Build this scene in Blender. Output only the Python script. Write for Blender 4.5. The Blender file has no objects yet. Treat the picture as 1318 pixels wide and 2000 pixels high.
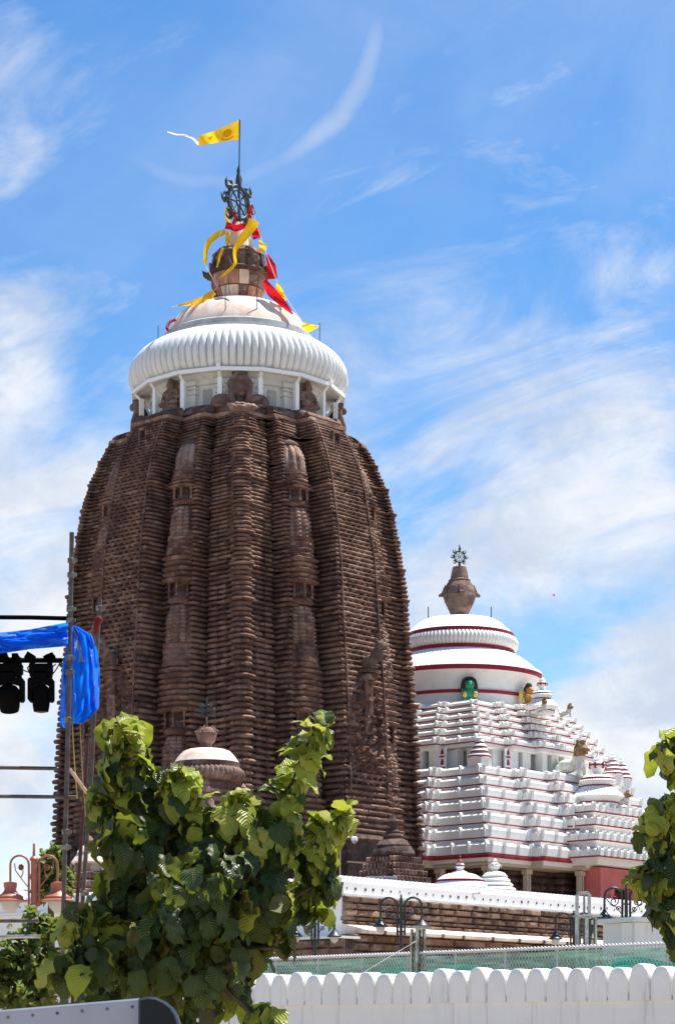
import bpy, bmesh, math, random
import numpy as np
from mathutils import Vector, Matrix
random.seed(7)
rng = np.random.default_rng(11)
PI = math.pi
sc = bpy.context.scene
col = sc.collection
# ------------------------------------------------------------------ camera
F, HY, CX, EYE = 4300.0, 2040.0, 659.0, 1.6      # focal length and horizon row on the 1318x2000 plate
cam = bpy.data.cameras.new('camera')
cam.sensor_fit = 'VERTICAL'; cam.sensor_height = 24.0; cam.sensor_width = 16.0
cam.lens = 24.0 * F / 2000.0
cam.shift_y = (HY - 1000.0) / 2000.0
cam.clip_start = 0.5; cam.clip_end = 8000
camo = bpy.data.objects.new('camera', cam); col.objects.link(camo)
camo.location = (0, 0, EYE); camo.rotation_euler = (PI/2, 0, 0)
sc.camera = camo
# ------------------------------------------------------------------ sun + sky + exposure
SUN_EL, SUN_AZ = 68.0, 33.0        # azimuth measured from +X (right of the view) towards +Y (away from the camera)
SUN_STRENGTH, SKY_STRENGTH, EXPOSURE = 5.0, 0.086, 1.0
sd = Vector((math.cos(math.radians(SUN_EL))*math.cos(math.radians(SUN_AZ)),
             math.cos(math.radians(SUN_EL))*math.sin(math.radians(SUN_AZ)), math.sin(math.radians(SUN_EL))))
sun = bpy.data.lights.new('sun', 'SUN'); sun.energy = SUN_STRENGTH; sun.angle = math.radians(0.5); sun.color = (1, .95, .87)
suno = bpy.data.objects.new('sun', sun); col.objects.link(suno)
suno.rotation_euler = sd.to_track_quat('Z', 'Y').to_euler()
suno.location = (60, 0, 120)
sc.view_settings.view_transform = 'Standard'; sc.view_settings.look = 'None'
sc.view_settings.gamma = 1; sc.view_settings.use_curve_mapping = False
sc.view_settings.exposure = EXPOSURE
try:
    sc.cycles.use_denoising = True; sc.cycles.denoiser = 'OPENIMAGEDENOISE'
except Exception: pass
sc.cycles.max_bounces = 6; sc.cycles.diffuse_bounces = 3; sc.cycles.glossy_bounces = 2
sc.cycles.transparent_max_bounces = 8; sc.cycles.transmission_bounces = 4

def P(x, y, Y):                      # a point of the plate at distance Y in metres
    return Vector(((x-CX)*Y/F, Y, EYE + (HY-y)*Y/F))
def pdir(x, y): return Vector(((x-CX)/F, 1, (HY-y)/F)).normalized()

class NT:                            # tiny node-tree helper
    def __init__(s, t): s.t = t; s.n = t.nodes; s.l = t.links; s.n.clear()
    def new(s, typ, **kw):
        nd = s.n.new(typ)
        for k, v in kw.items():
            if k == 'ins':
                for kk, vv in v.items():
                    if hasattr(vv, 'is_output'): s.l.new(vv, nd.inputs[kk])
                    else: nd.inputs[kk].default_value = vv
            else: setattr(nd, k, v)
        return nd
    def math(s, op, a, b=None, clamp=False):
        nd = s.new('ShaderNodeMath', operation=op, use_clamp=clamp)
        for i, v in enumerate((a, b)):
            if v is None: continue
            if hasattr(v, 'is_output'): s.l.new(v, nd.inputs[i])
            else: nd.inputs[i].default_value = v
        return nd.outputs[0]
    def mr(s, v, a, b, c=0.0, d=1.0, smooth=True):
        nd = s.new('ShaderNodeMapRange', interpolation_type='SMOOTHSTEP' if smooth else 'LINEAR')
        s.l.new(v, nd.inputs[0])
        for i, x in enumerate((a, b, c, d)): nd.inputs[i+1].default_value = x
        return nd.outputs[0]
    def mix(s, f, a, b, bt='MIX'):
        nd = s.new('ShaderNodeMix', data_type='RGBA', blend_type=bt)
        for i, v in zip((0, 6, 7), (f, a, b)):
            if hasattr(v, 'is_output'): s.l.new(v, nd.inputs[i])
            else: nd.inputs[i].default_value = v if i == 0 else (tuple(v)+(1,))[:4]
        return nd.outputs[2]
    def noise(s, vec, scale, detail=6, rough=.55, dist=0.0):
        nd = s.new('ShaderNodeTexNoise', ins={'Scale': scale, 'Detail': detail, 'Roughness': rough, 'Distortion': dist})
        if vec is not None: s.l.new(vec, nd.inputs['Vector'])
        return nd.outputs[0]
    def mapping(s, vec, rot=(0,0,0), scale=(1,1,1), loc=(0,0,0)):
        nd = s.new('ShaderNodeMapping'); s.l.new(vec, nd.inputs[0])
        nd.inputs['Rotation'].default_value = rot; nd.inputs['Scale'].default_value = scale; nd.inputs['Location'].default_value = loc
        return nd.outputs[0]

def make_world():
    w = bpy.data.worlds.new('World'); sc.world = w; w.use_nodes = True
    t = NT(w.node_tree)
    sky = t.new('ShaderNodeTexSky', sky_type='NISHITA'); sky.sun_disc = False
    sky.sun_elevation = math.radians(SUN_EL); sky.sun_rotation = math.radians(90 - SUN_AZ)
    sky.air_density = 1.0; sky.dust_density = 0.15; sky.ozone_density = 2.2
    blue = t.new('ShaderNodeHueSaturation', ins={'Saturation': 1.34, 'Value': 1.0, 'Hue': .502, 'Color': sky.outputs[0]}).outputs[0]
    d = t.new('ShaderNodeTexCoord').outputs['Generated']
    z = t.new('ShaderNodeSeparateXYZ', ins={0: d}).outputs[2]
    def blob(x, y, r0, r1):
        nd = t.new('ShaderNodeVectorMath', operation='DISTANCE'); t.l.new(d, nd.inputs[0])
        nd.inputs[1].default_value = pdir(x, y)
        return t.mr(nd.outputs['Value'], r0/F, r1/F, 1, 0)
    # high thin streaks running up to the right
    r1 = t.mapping(d, rot=(0, math.radians(27), 0))
    s1 = t.mapping(r1, scale=(5, 5, 19), loc=(.4, 0, 1.7))
    cir = t.mr(t.noise(s1, 1.6, 9, .62, .9), .44, .80)
    soft = t.mr(t.noise(t.mapping(r1, scale=(7, 7, 15), loc=(3.1, 0, .3)), 1.1, 5, .5, .3), .38, .70)
    cirrus = t.math('MULTIPLY', t.math('MULTIPLY', cir, soft), .62, True)
    # the long curved wisp
    a1 = pdir(560, 290); ax = pdir(395, -30)
    R0 = (pdir(690, 180) - ax).length
    nd = t.new('ShaderNodeVectorMath', operation='DISTANCE'); nd.inputs[1].default_value = ax
    warp = t.new('ShaderNodeVectorMath', operation='MULTIPLY_ADD')
    wn = t.new('ShaderNodeTexNoise', ins={'Scale': 26.0, 'Detail': 5}); t.l.new(d, wn.inputs['Vector'])
    t.l.new(wn.outputs['Color'], warp.inputs[0]); warp.inputs[1].default_value = (.012, .012, .012); t.l.new(d, warp.inputs[2])
    off = t.new('ShaderNodeVectorMath', operation='SUBTRACT'); t.l.new(warp.outputs[0], off.inputs[0]); off.inputs[1].default_value = (.006, .006, .006)
    t.l.new(off.outputs[0], nd.inputs[0])
    arc = t.mr(t.math('ABSOLUTE', t.math('SUBTRACT', nd.outputs['Value'], R0)), .0, .0085, 1, 0)
    arc = t.math('MULTIPLY', arc, t.math('MAXIMUM', blob(665, 200, 60, 230), t.math('MULTIPLY', blob(430, 330, 60, 300), .5)))
    arc = t.math('MULTIPLY', arc, .46)
    # broad soft clouds lower down
    r2 = t.mapping(d, rot=(0, math.radians(14), 0))
    cm = t.noise(t.mapping(r2, scale=(4.2, 4.2, 12), loc=(1.35, .2, 4.1)), 1.7, 11, .60, .7)
    low = t.mr(z, .38, .12, -.12, .13)
    bl = [(1180, 850, 80, 640, .19), (40, 720, 40, 330, .10), (960, 640, 60, 380, .07), (60, 1120, 60, 360, .24), (1300, 1420, 40, 270, .22), (0, 60, 20, 260, .12), (1130, 1430, 20, 150, .14), (30, 740, 20, 150, .14), (0, 330, 20, 260, .08),
          (900, 1080, 40, 260, .08), (1080, 1270, 0, 190, -.20), (840, 820, 0, 220, -.10), (1060, 620, 40, 240, -.05), (1240, 1180, 20, 90, -.08), (60, 1480, 40, 260, .10)]
    acc = t.math('ADD', cm, low)
    for x, y, r0, r1_, wgt in bl: acc = t.math('ADD', acc, t.math('MULTIPLY', blob(x, y, r0, r1_), wgt))
    cum = t.mr(acc, .42, .84)
    dens = t.math('MAXIMUM', t.math('MAXIMUM', cirrus, arc), cum)
    veil = t.mr(t.noise(t.mapping(r1, scale=(4, 4, 9), loc=(7.7, 1, 2.2)), 1.2, 6, .55, .3), .35, .75, .02, .20)
    dens = t.math('MAXIMUM', dens, veil)
    dens = t.math('MINIMUM', dens, .95)
    shade = t.mr(t.noise(t.mapping(d, scale=(8, 8, 13), loc=(5.1, 2, .4)), 1.9, 8, .6, .4), .34, .68)
    white = t.mix(shade, (3.7, 4.15, 4.95), (5.6, 5.7, 5.85))
    c = t.mix(dens, blue, white)
    bg = t.new('ShaderNodeBackground', ins={0: c, 1: SKY_STRENGTH})
    t.l.new(bg.outputs[0], t.new('ShaderNodeOutputWorld').inputs[0])
make_world()

# ------------------------------------------------------------------ mesh helpers
class MB:
    def __init__(s): s.v = []; s.f = []; s.mi = []
    def add(s, vs, fs, mi=0):
        o = len(s.v); s.v.extend(tuple(v) for v in vs)
        s.f.extend(tuple(i+o for i in f) for f in fs); s.mi.extend([mi]*len(fs)); return s
    def box(s, c, size, rot=None, mi=0, taper=1.0):
        hx, hy, hz = size[0]/2, size[1]/2, size[2]/2
        vs = [Vector((x*hx*(taper if z > 0 else 1), y*hy*(taper if z > 0 else 1), z*hz)) for z in (-1, 1) for x, y in ((-1,-1),(1,-1),(1,1),(-1,1))]
        if rot is not None: vs = [rot @ v for v in vs]
        c = Vector(c)
        return s.add([v+c for v in vs], [(3,2,1,0),(4,5,6,7),(0,1,5,4),(1,2,6,5),(2,3,7,6),(3,0,4,7)], mi)
    def tube(s, pts, r, n=8, mi=0, cap=True):
        pts = [Vector(p) for p in pts]; m = len(pts)
        rr = r if hasattr(r, '__len__') else [r]*m
        up = None; vs = []
        for i, p in enumerate(pts):
            tg = (pts[min(i+1, m-1)] - pts[max(i-1, 0)])
            tg = tg.normalized() if tg.length > 1e-9 else Vector((0,0,1))
            if up is None: up = Vector((0,0,1)) if abs(tg.z) < .9 else Vector((1,0,0))
            a = tg.cross(up).normalized(); b = a.cross(tg).normalized(); up = b
            for k in range(n):
                q = 2*PI*k/n; vs.append(p + (a*math.cos(q)+b*math.sin(q))*rr[i])
        fs = [(i*n+k, i*n+(k+1) % n, (i+1)*n+(k+1) % n, (i+1)*n+k) for i in range(m-1) for k in range(n)]
        if cap: fs += [tuple(range(n))[::-1], tuple(range((m-1)*n, m*n))]
        return s.add(vs, fs, mi)
    def lathe(s, prof, n=32, c=(0,0,0), mi=0, flutes=0, amp=0.0, cap=True, cfun=None, rfun=None):
        vs = []
        for j, (r, z) in enumerate(prof):
            cc = cfun(z) if cfun else (c[0], c[1])
            for k in range(n):
                q = 2*PI*k/n
                rr = r*(1 - amp*(1-abs(math.sin(flutes*q/2)))) if flutes else r
                if rfun: rr *= rfun(q, z)
                vs.append((cc[0]+rr*math.cos(q), cc[1]+rr*math.sin(q), z+c[2]))
        m = len(prof)
        fs = [(i*n+k, i*n+(k+1) % n, (i+1)*n+(k+1) % n, (i+1)*n+k) for i in range(m-1) for k in range(n)]
        if cap: fs += [tuple(range(n))[::-1], tuple(range((m-1)*n, m*n))]
        return s.add(vs, fs, mi)
    def rings(s, loops, mi=0, cap=True):      # loops: list of equal-length point lists
        n = len(loops[0]); m = len(loops)
        vs = [p for l in loops for p in l]
        fs = [(i*n+k, i*n+(k+1) % n, (i+1)*n+(k+1) % n, (i+1)*n+k) for i in range(m-1) for k in range(n)]
        if cap: fs += [tuple(range(n))[::-1], tuple(range((m-1)*n, m*n))]
        return s.add(vs, fs, mi)
    def prism(s, pts, d0, d1, axis=1, mi=0):  # polygon in (x,z) extruded along y from d0 to d1
        n = len(pts)
        vs = [(x, d0, z) for x, z in pts] + [(x, d1, z) for x, z in pts]
        fs = [tuple(range(n)), tuple(range(2*n-1, n-1, -1))] + [(i, i+n, (i+1) % n+n, (i+1) % n) for i in range(n)]
        return s.add(vs, fs, mi)
    def grid(s, rows, mi=0):
        n = len(rows[0]); m = len(rows)
        return s.add([p for r in rows for p in r], [(i*n+k, i*n+k+1, (i+1)*n+k+1, (i+1)*n+k) for i in range(m-1) for k in range(n-1)], mi)
    def mesh(s, name, mats, smooth=None):
        me = bpy.data.meshes.new(name); me.from_pydata(s.v, [], s.f)
        for m in (mats if isinstance(mats, (list, tuple)) else [mats]): me.materials.append(m)
        if any(s.mi): me.polygons.foreach_set('material_index', s.mi)
        if smooth is not None:
            me.shade_smooth()
            if smooth < 180: me.set_sharp_from_angle(angle=math.radians(smooth))
        me.update(); return me
    def build(s, name, mats, parent=None, smooth=None, local=False):
        if parent is not None and not local:
            ref = parent.parent if parent.parent is not None else parent
            lx, ly, lz = ref.location; a = -ref.rotation_euler.z; ca, sa = math.cos(a), math.sin(a)
            s.v = [((x-lx)*ca-(y-ly)*sa, (x-lx)*sa+(y-ly)*ca, z-lz) for x, y, z in s.v]
        o = bpy.data.objects.new(name, s.mesh(name, mats, smooth)); col.objects.link(o)
        if parent is not None: o.parent = parent
        return o
def inst(name, me, parent, loc, rot=(0,0,0), scale=(1,1,1)):
    o = bpy.data.objects.new(name, me); col.objects.link(o); o.parent = parent
    o.location = loc; o.rotation_euler = rot; o.scale = scale; return o
def tag(o, label, cat, group=None, kind=None):
    o['label'] = label; o['category'] = cat
    if group: o['group'] = group
    if kind: o['kind'] = kind
    return o
def thing(name, loc, label, cat, group=None, rz=0.0):
    o = bpy.data.objects.new(name, None); col.objects.link(o)
    o.location = loc; o.rotation_euler = (0, 0, rz); o.empty_display_size = .2
    return tag(o, label, cat, group)
def Rz(a): return Matrix.Rotation(a, 3, 'Z')
def Rx(a): return Matrix.Rotation(a, 3, 'X')
def Ry(a): return Matrix.Rotation(a, 3, 'Y')

def blob(parts, voxel, smooth_it=2):
    """one continuous carved figure: ellipsoids (c, r[, rotation]) and limbs (a, b, ra, rb) fused into one skin"""
    bm = bmesh.new()
    for p in parts:
        if len(p) == 4:
            a, b, ra, rb = Vector(p[0]), Vector(p[1]), p[2], p[3]
            n = max(3, int((b-a).length/(min(ra, rb)*.45)))
            for i in range(n+1):
                f = i/n; r = ra+(rb-ra)*f
                bmesh.ops.create_icosphere(bm, subdivisions=2, radius=r, matrix=Matrix.Translation(a.lerp(b, f)))
        else:
            m = Matrix.Translation(p[0])
            if len(p) == 3: m = m @ p[2].to_4x4()
            m = m @ Matrix.Diagonal((*p[1], 1))
            bmesh.ops.create_icosphere(bm, subdivisions=3, radius=1, matrix=m)
    me = bpy.data.meshes.new('tmp'); bm.to_mesh(me); bm.free()
    o = bpy.data.objects.new('tmp', me); col.objects.link(o)
    md = o.modifiers.new('r', 'REMESH'); md.mode = 'VOXEL'; md.voxel_size = voxel
    if smooth_it: sm = o.modifiers.new('s', 'SMOOTH'); sm.factor = .5; sm.iterations = smooth_it
    dg = bpy.context.evaluated_depsgraph_get()
    out = bpy.data.meshes.new_from_object(o.evaluated_get(dg))
    bpy.data.objects.remove(o); bpy.data.meshes.remove(me)
    out.shade_smooth(); out.materials.clear(); return out
def fig(name, me, mat, parent=None, loc=(0,0,0), rz=0.0, scale=1.0):
    o = bpy.data.objects.new(name, me); col.objects.link(o)
    if not len(me.materials): me.materials.append(mat)
    o.location = loc; o.rotation_euler = (0, 0, rz); o.scale = (scale,)*3
    if parent is not None: o.parent = parent
    return o

# ------------------------------------------------------------------ materials
MATS = {}
def mat(name, base, var=None, vscale=1.0, rough=.85, bump=0.0, bscale=8.0, metal=0.0, spec=.3, dirt=None, dscale=.6, dlo=.5, dhi=.72, objvar=0.0, stretch=(1,1,1), transl=0.0, alpha=1.0):
    m = bpy.data.materials.new(name); m.use_nodes = True; t = NT(m.node_tree)
    pos = t.new('ShaderNodeNewGeometry').outputs['Position']
    c = tuple(base)+(1,)
    if var is not None: c = t.mix(t.mr(t.noise(pos, vscale, 8, .62), .32, .68), base, var)
    if dirt is not None:
        n = t.noise(t.mapping(pos, scale=stretch), dscale, 9, .65, .4)
        c = t.mix(t.mr(n, dlo, dhi), c, dirt)
    if objvar:
        r = t.new('ShaderNodeObjectInfo').outputs['Random']
        v = t.mr(r, 0, 1, 1-objvar, 1+objvar, False)
        hs = t.new('ShaderNodeHueSaturation'); t.l.new(v, hs.inputs['Value'])
        if hasattr(c, 'is_output'): t.l.new(c, hs.inputs['Color'])
        else: hs.inputs['Color'].default_value = c
        c = hs.outputs[0]
    b = t.new('ShaderNodeBsdfPrincipled', ins={'Roughness': rough, 'Metallic': metal, 'Specular IOR Level': spec})
    if hasattr(c, 'is_output'): t.l.new(c, b.inputs['Base Color'])
    else: b.inputs['Base Color'].default_value = c
    if bump:
        bn = t.new('ShaderNodeBump', ins={'Strength': min(1, bump), 'Distance': .06*bump})
        t.l.new(t.noise(pos, bscale, 8, .65), bn.inputs['Height']); t.l.new(bn.outputs[0], b.inputs['Normal'])
    sh = b.outputs[0]
    if transl:
        tr = t.new('ShaderNodeBsdfTranslucent')
        if hasattr(c, 'is_output'): t.l.new(c, tr.inputs[0])
        else: tr.inputs[0].default_value = c
        mx = t.new('ShaderNodeMixShader', ins={0: transl}); t.l.new(sh, mx.inputs[1]); t.l.new(tr.outputs[0], mx.inputs[2]); sh = mx.outputs[0]
    if alpha < 1:
        tp = t.new('ShaderNodeBsdfTransparent'); mx = t.new('ShaderNodeMixShader', ins={0: alpha})
        t.l.new(tp.outputs[0], mx.inputs[1]); t.l.new(sh, mx.inputs[2]); sh = mx.outputs[0]
    t.l.new(sh, t.new('ShaderNodeOutputMaterial').inputs[0])
    MATS[name] = m; return m
def stone_mat(name, mid, dark, pale, black, objvar=.10, bump=1.0, stain=(.50, .72)):
    """weathered sandstone: every block its own tone, pale rubbed patches, black rain stains, pitted relief"""
    m = bpy.data.materials.new(name); m.use_nodes = True; t = NT(m.node_tree)
    pos = t.new('ShaderNodeNewGeometry').outputs['Position']
    vor = t.new('ShaderNodeTexVoronoi', ins={'Scale': 1.5}); t.l.new(t.mapping(pos, scale=(1, 1, 2.1)), vor.inputs['Vector'])
    cell = t.new('ShaderNodeSeparateColor', ins={0: vor.outputs['Color']}).outputs[0]
    c = t.mix(t.mr(t.noise(pos, .8, 7, .6), .36, .66), mid, dark)
    c = t.mix(t.mr(cell, .55, .95, 0, .55), c, pale)
    c = t.mix(t.mr(t.noise(pos, 3.4, 6, .65), .56, .74, 0, .75), c, pale)
    c = t.mix(t.mr(t.noise(t.mapping(pos, scale=(1.3, 1.3, .22)), .9, 8, .62, .3), stain[0], stain[1], 0, .85), c, black)
    c = t.mix(t.mr(t.noise(pos, 7.0, 5, .7), .55, .75, 0, .6), c, dark)
    c = t.mix(t.mr(t.noise(pos, .16, 5, .6), .50, .68, 0, .55), c, dark)
    c = t.mix(t.mr(t.noise(t.mapping(pos, loc=(31, 7, 3)), .22, 5, .6), .54, .72, 0, .45), c, pale)
    r = t.new('ShaderNodeObjectInfo').outputs['Random']
    hs = t.new('ShaderNodeHueSaturation', ins={'Color': c}); t.l.new(t.mr(r, 0, 1, 1-objvar, 1+objvar, False), hs.inputs['Value'])
    b = t.new('ShaderNodeBsdfPrincipled', ins={'Roughness': .93, 'Specular IOR Level': .2, 'Base Color': hs.outputs[0]})
    bn = t.new('ShaderNodeBump', ins={'Strength': 1.0, 'Distance': .10*bump}); t.l.new(t.math('ADD', t.noise(pos, 3.2, 9, .72), t.math('MULTIPLY', cell, .25)), bn.inputs['Height']); t.l.new(bn.outputs[0], b.inputs['Normal'])
    t.l.new(b.outputs[0], t.new('ShaderNodeOutputMaterial').inputs[0]); return m
STONE = stone_mat('sandstone', (.195, .108, .080), (.090, .049, .040), (.37, .245, .185), (.030, .021, .020))
STONE_L = stone_mat('sandstone_worn', (.30, .19, .145), (.15, .09, .072), (.46, .34, .27), (.06, .042, .038), stain=(.56, .80))
STONE_D = stone_mat('sandstone_dark', (.11, .068, .055), (.055, .037, .032), (.20, .14, .115), (.022, .018, .017))
FIGST = stone_mat('carved_sandstone', (.19, .122, .098), (.10, .064, .053), (.30, .21, .17), (.045, .033, .03), bump=.6)
SOCKET = mat('opening_shade', (.035, .024, .022), rough=.95)  # near-black colour stands in for the shade inside openings
WALLST = stone_mat('laterite_block', (.22, .135, .095), (.11, .068, .052), (.40, .29, .21), (.045, .033, .03), objvar=.28, bump=.8, stain=(.52, .75))
PINK = mat('pinkish_plaster', (.74, .62, .51), (.58, .42, .33), .8, .9, .4, 5.0, dirt=(.72, .65, .57), dscale=.9, dlo=.46, dhi=.66, stretch=(1, 1, .3))
LIME = mat('whitewash', (.78, .77, .735), (.71, .70, .665), .7, .85, .25, 4.0, dirt=(.46, .46, .44), dscale=1.1, dlo=.56, dhi=.84, stretch=(1.4, 1.4, .22))
LIME_D = mat('whitewash_aged', (.72, .73, .72), (.62, .64, .63), .6, .85, .3, 5.0, dirt=(.40, .42, .42), dscale=1.0, dlo=.56, dhi=.82, stretch=(1.5, 1.5, .3))
LIMEBR = mat('whitewash_fresh', (.83, .83, .815), (.77, .77, .755), .6, .85, .2, 5.0, dirt=(.60, .59, .56), dscale=.9, dlo=.62, dhi=.85, stretch=(1.3, 1.3, .3))
GREYB = mat('cement_band_and_recess_shade', (.45, .46, .45), (.33, .34, .34), 1.2, .9, .3, 5.0)  # cement grey, also the painted shade of the neck gaps
REDPINK = mat('reddish_plaster', (.46, .23, .165), (.34, .15, .105), 1.4, .9, .4, 6.0, dirt=(.55, .42, .33), dscale=1.6, dlo=.5, dhi=.7, stretch=(1.5, 1.5, .4))
RED = mat('crimson_paint', (.33, .018, .035), (.24, .015, .028), 1.0, .7)
ROSE = mat('rose_paint', (.62, .17, .15), (.52, .13, .12), .9, .8, .15)
WPAINT = mat('white_steel', (.80, .81, .80), rough=.5)
CREAM = mat('cream_concrete', (.56, .46, .33), (.46, .37, .27), 1.5, .85)
VERD = mat('verdigris_metal', (.075, .095, .085), (.04, .05, .045), 3.0, .6, .3, 9.0, metal=.4)
BLACKM = mat('black_iron', (.018, .018, .022), rough=.45, spec=.5)
BLACKP = mat('black_plastic', (.003, .003, .003), rough=.8, spec=.05)
ROD = mat('rod_metal', (.05, .055, .07), rough=.5)
YEL = mat('yellow_cloth', (.93, .62, .018), (.88, .50, .012), 3.0, .8, .3, 8.0, transl=.5)
REDC = mat('red_cloth', (.55, .010, .022), (.42, .008, .018), 3.0, .8, .3, 8.0, transl=.4)
WCLOTH = mat('white_cloth', (.78, .74, .68), rough=.8, transl=.3)
EMB = mat('flag_emblem', (.80, .42, .012), rough=.8, transl=.45)
TARP = mat('blue_tarpaulin', (.012, .27, .92), (.008, .13, .80), 2.6, .42, .6, 12.0, spec=.5, transl=.45)
TARPG = mat('tarpaulin_grey_side', (.42, .45, .52), rough=.6, transl=.2)
POLE = mat('scaffold_steel', (.14, .13, .11), (.07, .065, .06), 9.0, .55, .2, 30, metal=.5, dirt=(.15, .08, .05), dscale=7.0, dlo=.5, dhi=.62)
POLER = mat('rusty_steel', (.11, .045, .038), (.07, .03, .026), 9.0, .6, .2, 30, metal=.3)
CLAMPM = mat('clamp_metal', (.30, .27, .22), (.10, .08, .06), 20.0, .5, metal=.6)
MAROON = mat('maroon_wrap', (.16, .016, .014), rough=.8)
ROPE = mat('yellow_rope', (.50, .36, .10), rough=.9)
LAMPR = mat('terracotta_iron', (.40, .125, .075), (.32, .095, .06), 4.0, .45, spec=.5)
GLASSW = mat('frosted_glass', (.72, .70, .64), rough=.25, spec=.5, transl=.4)
BULB = mat('opal_glass', (.62, .60, .58), rough=.25, spec=.5, transl=.3)
NETG = mat('green_net', (.17, .36, .28), (.09, .24, .18), .9, .8, .2, 5, transl=.3, alpha=.72)
NETB = mat('teal_net', (.015, .42, .31), (.01, .33, .25), 2.0, .7, transl=.3, alpha=.9)
WIRE = mat('galvanised_wire', (.42, .44, .44), rough=.45, metal=.6)
WIREP = mat('wire_top', (.66, .68, .68), rough=.6)
STEEL = mat('stainless_steel', (.52, .54, .52), (.22, .22, .16), 2.2, .35, metal=.7)
MOSSY = mat('mossy_timber', (.14, .12, .06), (.05, .045, .03), 8.0, .9, .5, 20)
NEARW = mat('matt_white_paint', (.80, .79, .755), (.75, .74, .71), .9, .8, .05, 6, dirt=(.50, .49, .46), dscale=1.6, dlo=.52, dhi=.80, stretch=(2.2, 2.2, .16))
GROUND = mat('pale_ground', (.36, .30, .225), (.29, .24, .185), .3, .95)
TERR = mat('terrace_stone', (.27, .22, .18), (.20, .16, .13), .3, .95)
GREYP = mat('grey_sheet_metal', (.36, .38, .44), (.31, .33, .39), 2.0, .4, spec=.5)
DARKP = mat('dark_grey_plastic', (.006, .009, .014), rough=.42, spec=.25)
BARK = mat('bark', (.10, .085, .05), (.06, .05, .03), 8.0, .9, .6, 20)
GREENF = mat('green_figure_paint', (.03, .26, .13), (.02, .18, .09), 4.0, .6)
GOLDF = mat('ochre_figure_paint', (.46, .24, .05), (.30, .13, .03), 3.0, .6, .4, 9)
DARKHAIR = mat('dark_hair_paint', (.03, .02, .02), rough=.7)
SKINF = mat('painted_yellow', (.58, .42, .12), rough=.6)
WFIG = mat('whitewashed_figure', (.68, .67, .63), (.50, .47, .42), 2.5, .85, .4, 8)
MANE = mat('ochre_mane', (.32, .20, .09), (.13, .075, .035), 4.0, .8, .5, 9)
# ------------------------------------------------------------------ the setting
ROT = math.radians(48.5)
TR = Vector((math.cos(ROT), math.sin(ROT), 0)); TL = Vector((-math.sin(ROT), math.cos(ROT), 0))
ZB = 6.0
g = MB().add([(-3000, -300, 0), (3000, -300, 0), (3000, 5000, 0), (-3000, 5000, 0)], [(0,1,2,3)]).build('ground', GROUND); g['kind'] = 'structure'
WC = Vector((0.2, 105.0, 0))                     # outer corner of the precinct wall
b0 = WC + TR*.6 + TL*.6
pts = [b0, b0+TR*130, b0+TR*130+TL*130, b0+TL*130]
m = MB(); m.add([(p.x, p.y, z) for z in (-.5, ZB) for p in pts], [(3,2,1,0),(4,5,6,7),(0,1,5,4),(1,2,6,5),(2,3,7,6),(3,0,4,7)])
o = m.build('temple_terrace', TERR); o['kind'] = 'structure'

# ------------------------------------------------------------------ the great stone tower
VX, VY = -8.04, 179.0
tower = thing('temple_tower', (VX, VY, ZB), 'tall brown sandstone temple tower of stacked rounded courses with a white ribbed crown', 'temple tower', rz=ROT)
KZ = [(6, 10.7), (17.8, 10.55), (22, 10.42), (26.2, 10.30), (30.3, 10.10), (34.5, 9.80), (38.7, 9.62), (42.8, 9.14), (45, 8.86), (47, 8.42), (49.1, 7.74), (50.5, 7.20), (52, 7.0)]
def kz(z): return float(np.interp(z, [a for a, _ in KZ], [b for _, b in KZ])) / 1.012
def face_half(sign, inset):
    ri = 1.35 - inset
    h = [(0, ri), (.215, ri), (.222, 1.35), (.255, 1.35), (.255, 1.02), (.290, 1.02), (.292, 1.13), (.53, 1.13), (.534, 1.095), (.544, 1.095), (.548, 1.13), (.60, 1.13), (.602, .925), (.648, .905), (.652, 1.0),
         (.735, 1.0), (.739, .962), (.751, .962), (.755, 1.0), (.842, 1.0), (.846, .965), (.856, .965), (.86, 1.0), (.94, 1.0), (.94, 1.038), (.995, 1.038)]
    return [(sign*t, n) for t, n in h]
def plan(inset=.02, step=.04):
    face = face_half(-1, inset)[::-1][:-1] + face_half(1, inset)
    out = []
    for f in range(4):
        ca, sa = math.cos(f*PI/2), math.sin(f*PI/2)
        for t, n in face: out.append((n*ca - t*sa, n*sa + t*ca))
    res = []
    m_ = len(out)
    for i in range(m_):
        a, b = out[i], out[(i+1) % m_]
        L = math.hypot(b[0]-a[0], b[1]-a[1]); n = max(1, int(L/step))
        for j in range(n): res.append((a[0]+(b[0]-a[0])*j/n, a[1]+(b[1]-a[1])*j/n))
    return np.array(res)
def normals(p):
    d0 = p - np.roll(p, 1, 0); d1 = np.roll(p, -1, 0) - p
    n0 = np.stack([d0[:,1], -d0[:,0]], 1); n1 = np.stack([d1[:,1], -d1[:,0]], 1)
    n0 /= np.linalg.norm(n0, axis=1, keepdims=True)+1e-9; n1 /= np.linalg.norm(n1, axis=1, keepdims=True)+1e-9
    n = n0+n1; n /= np.linalg.norm(n, axis=1, keepdims=True)+1e-9
    c = np.clip((n*n0).sum(1), .6, 1)[:, None]
    return n/c
PL = plan(0.0); PN = normals(PL)
ang = np.arctan2(PL[:,1], PL[:,0])
corner = np.abs(((ang - PI/4 + PI) % (PI/2)) - PI/4*0)        # unused helper value
diag = np.minimum(np.abs(np.abs(PL[:,0])-np.abs(PL[:,1])), 9)  # 0 on the diagonals
is_kanika = (np.abs(PL[:,0]) > .64) & (np.abs(PL[:,1]) > .64)
is_raha = (np.maximum(np.abs(PL[:,0]), np.abs(PL[:,1])) > 1.3) & (np.minimum(np.abs(PL[:,0]), np.abs(PL[:,1])) < .221)
is_rib = (np.abs(PL[:,0]) > .935) & (np.abs(PL[:,1]) > .935)
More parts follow.
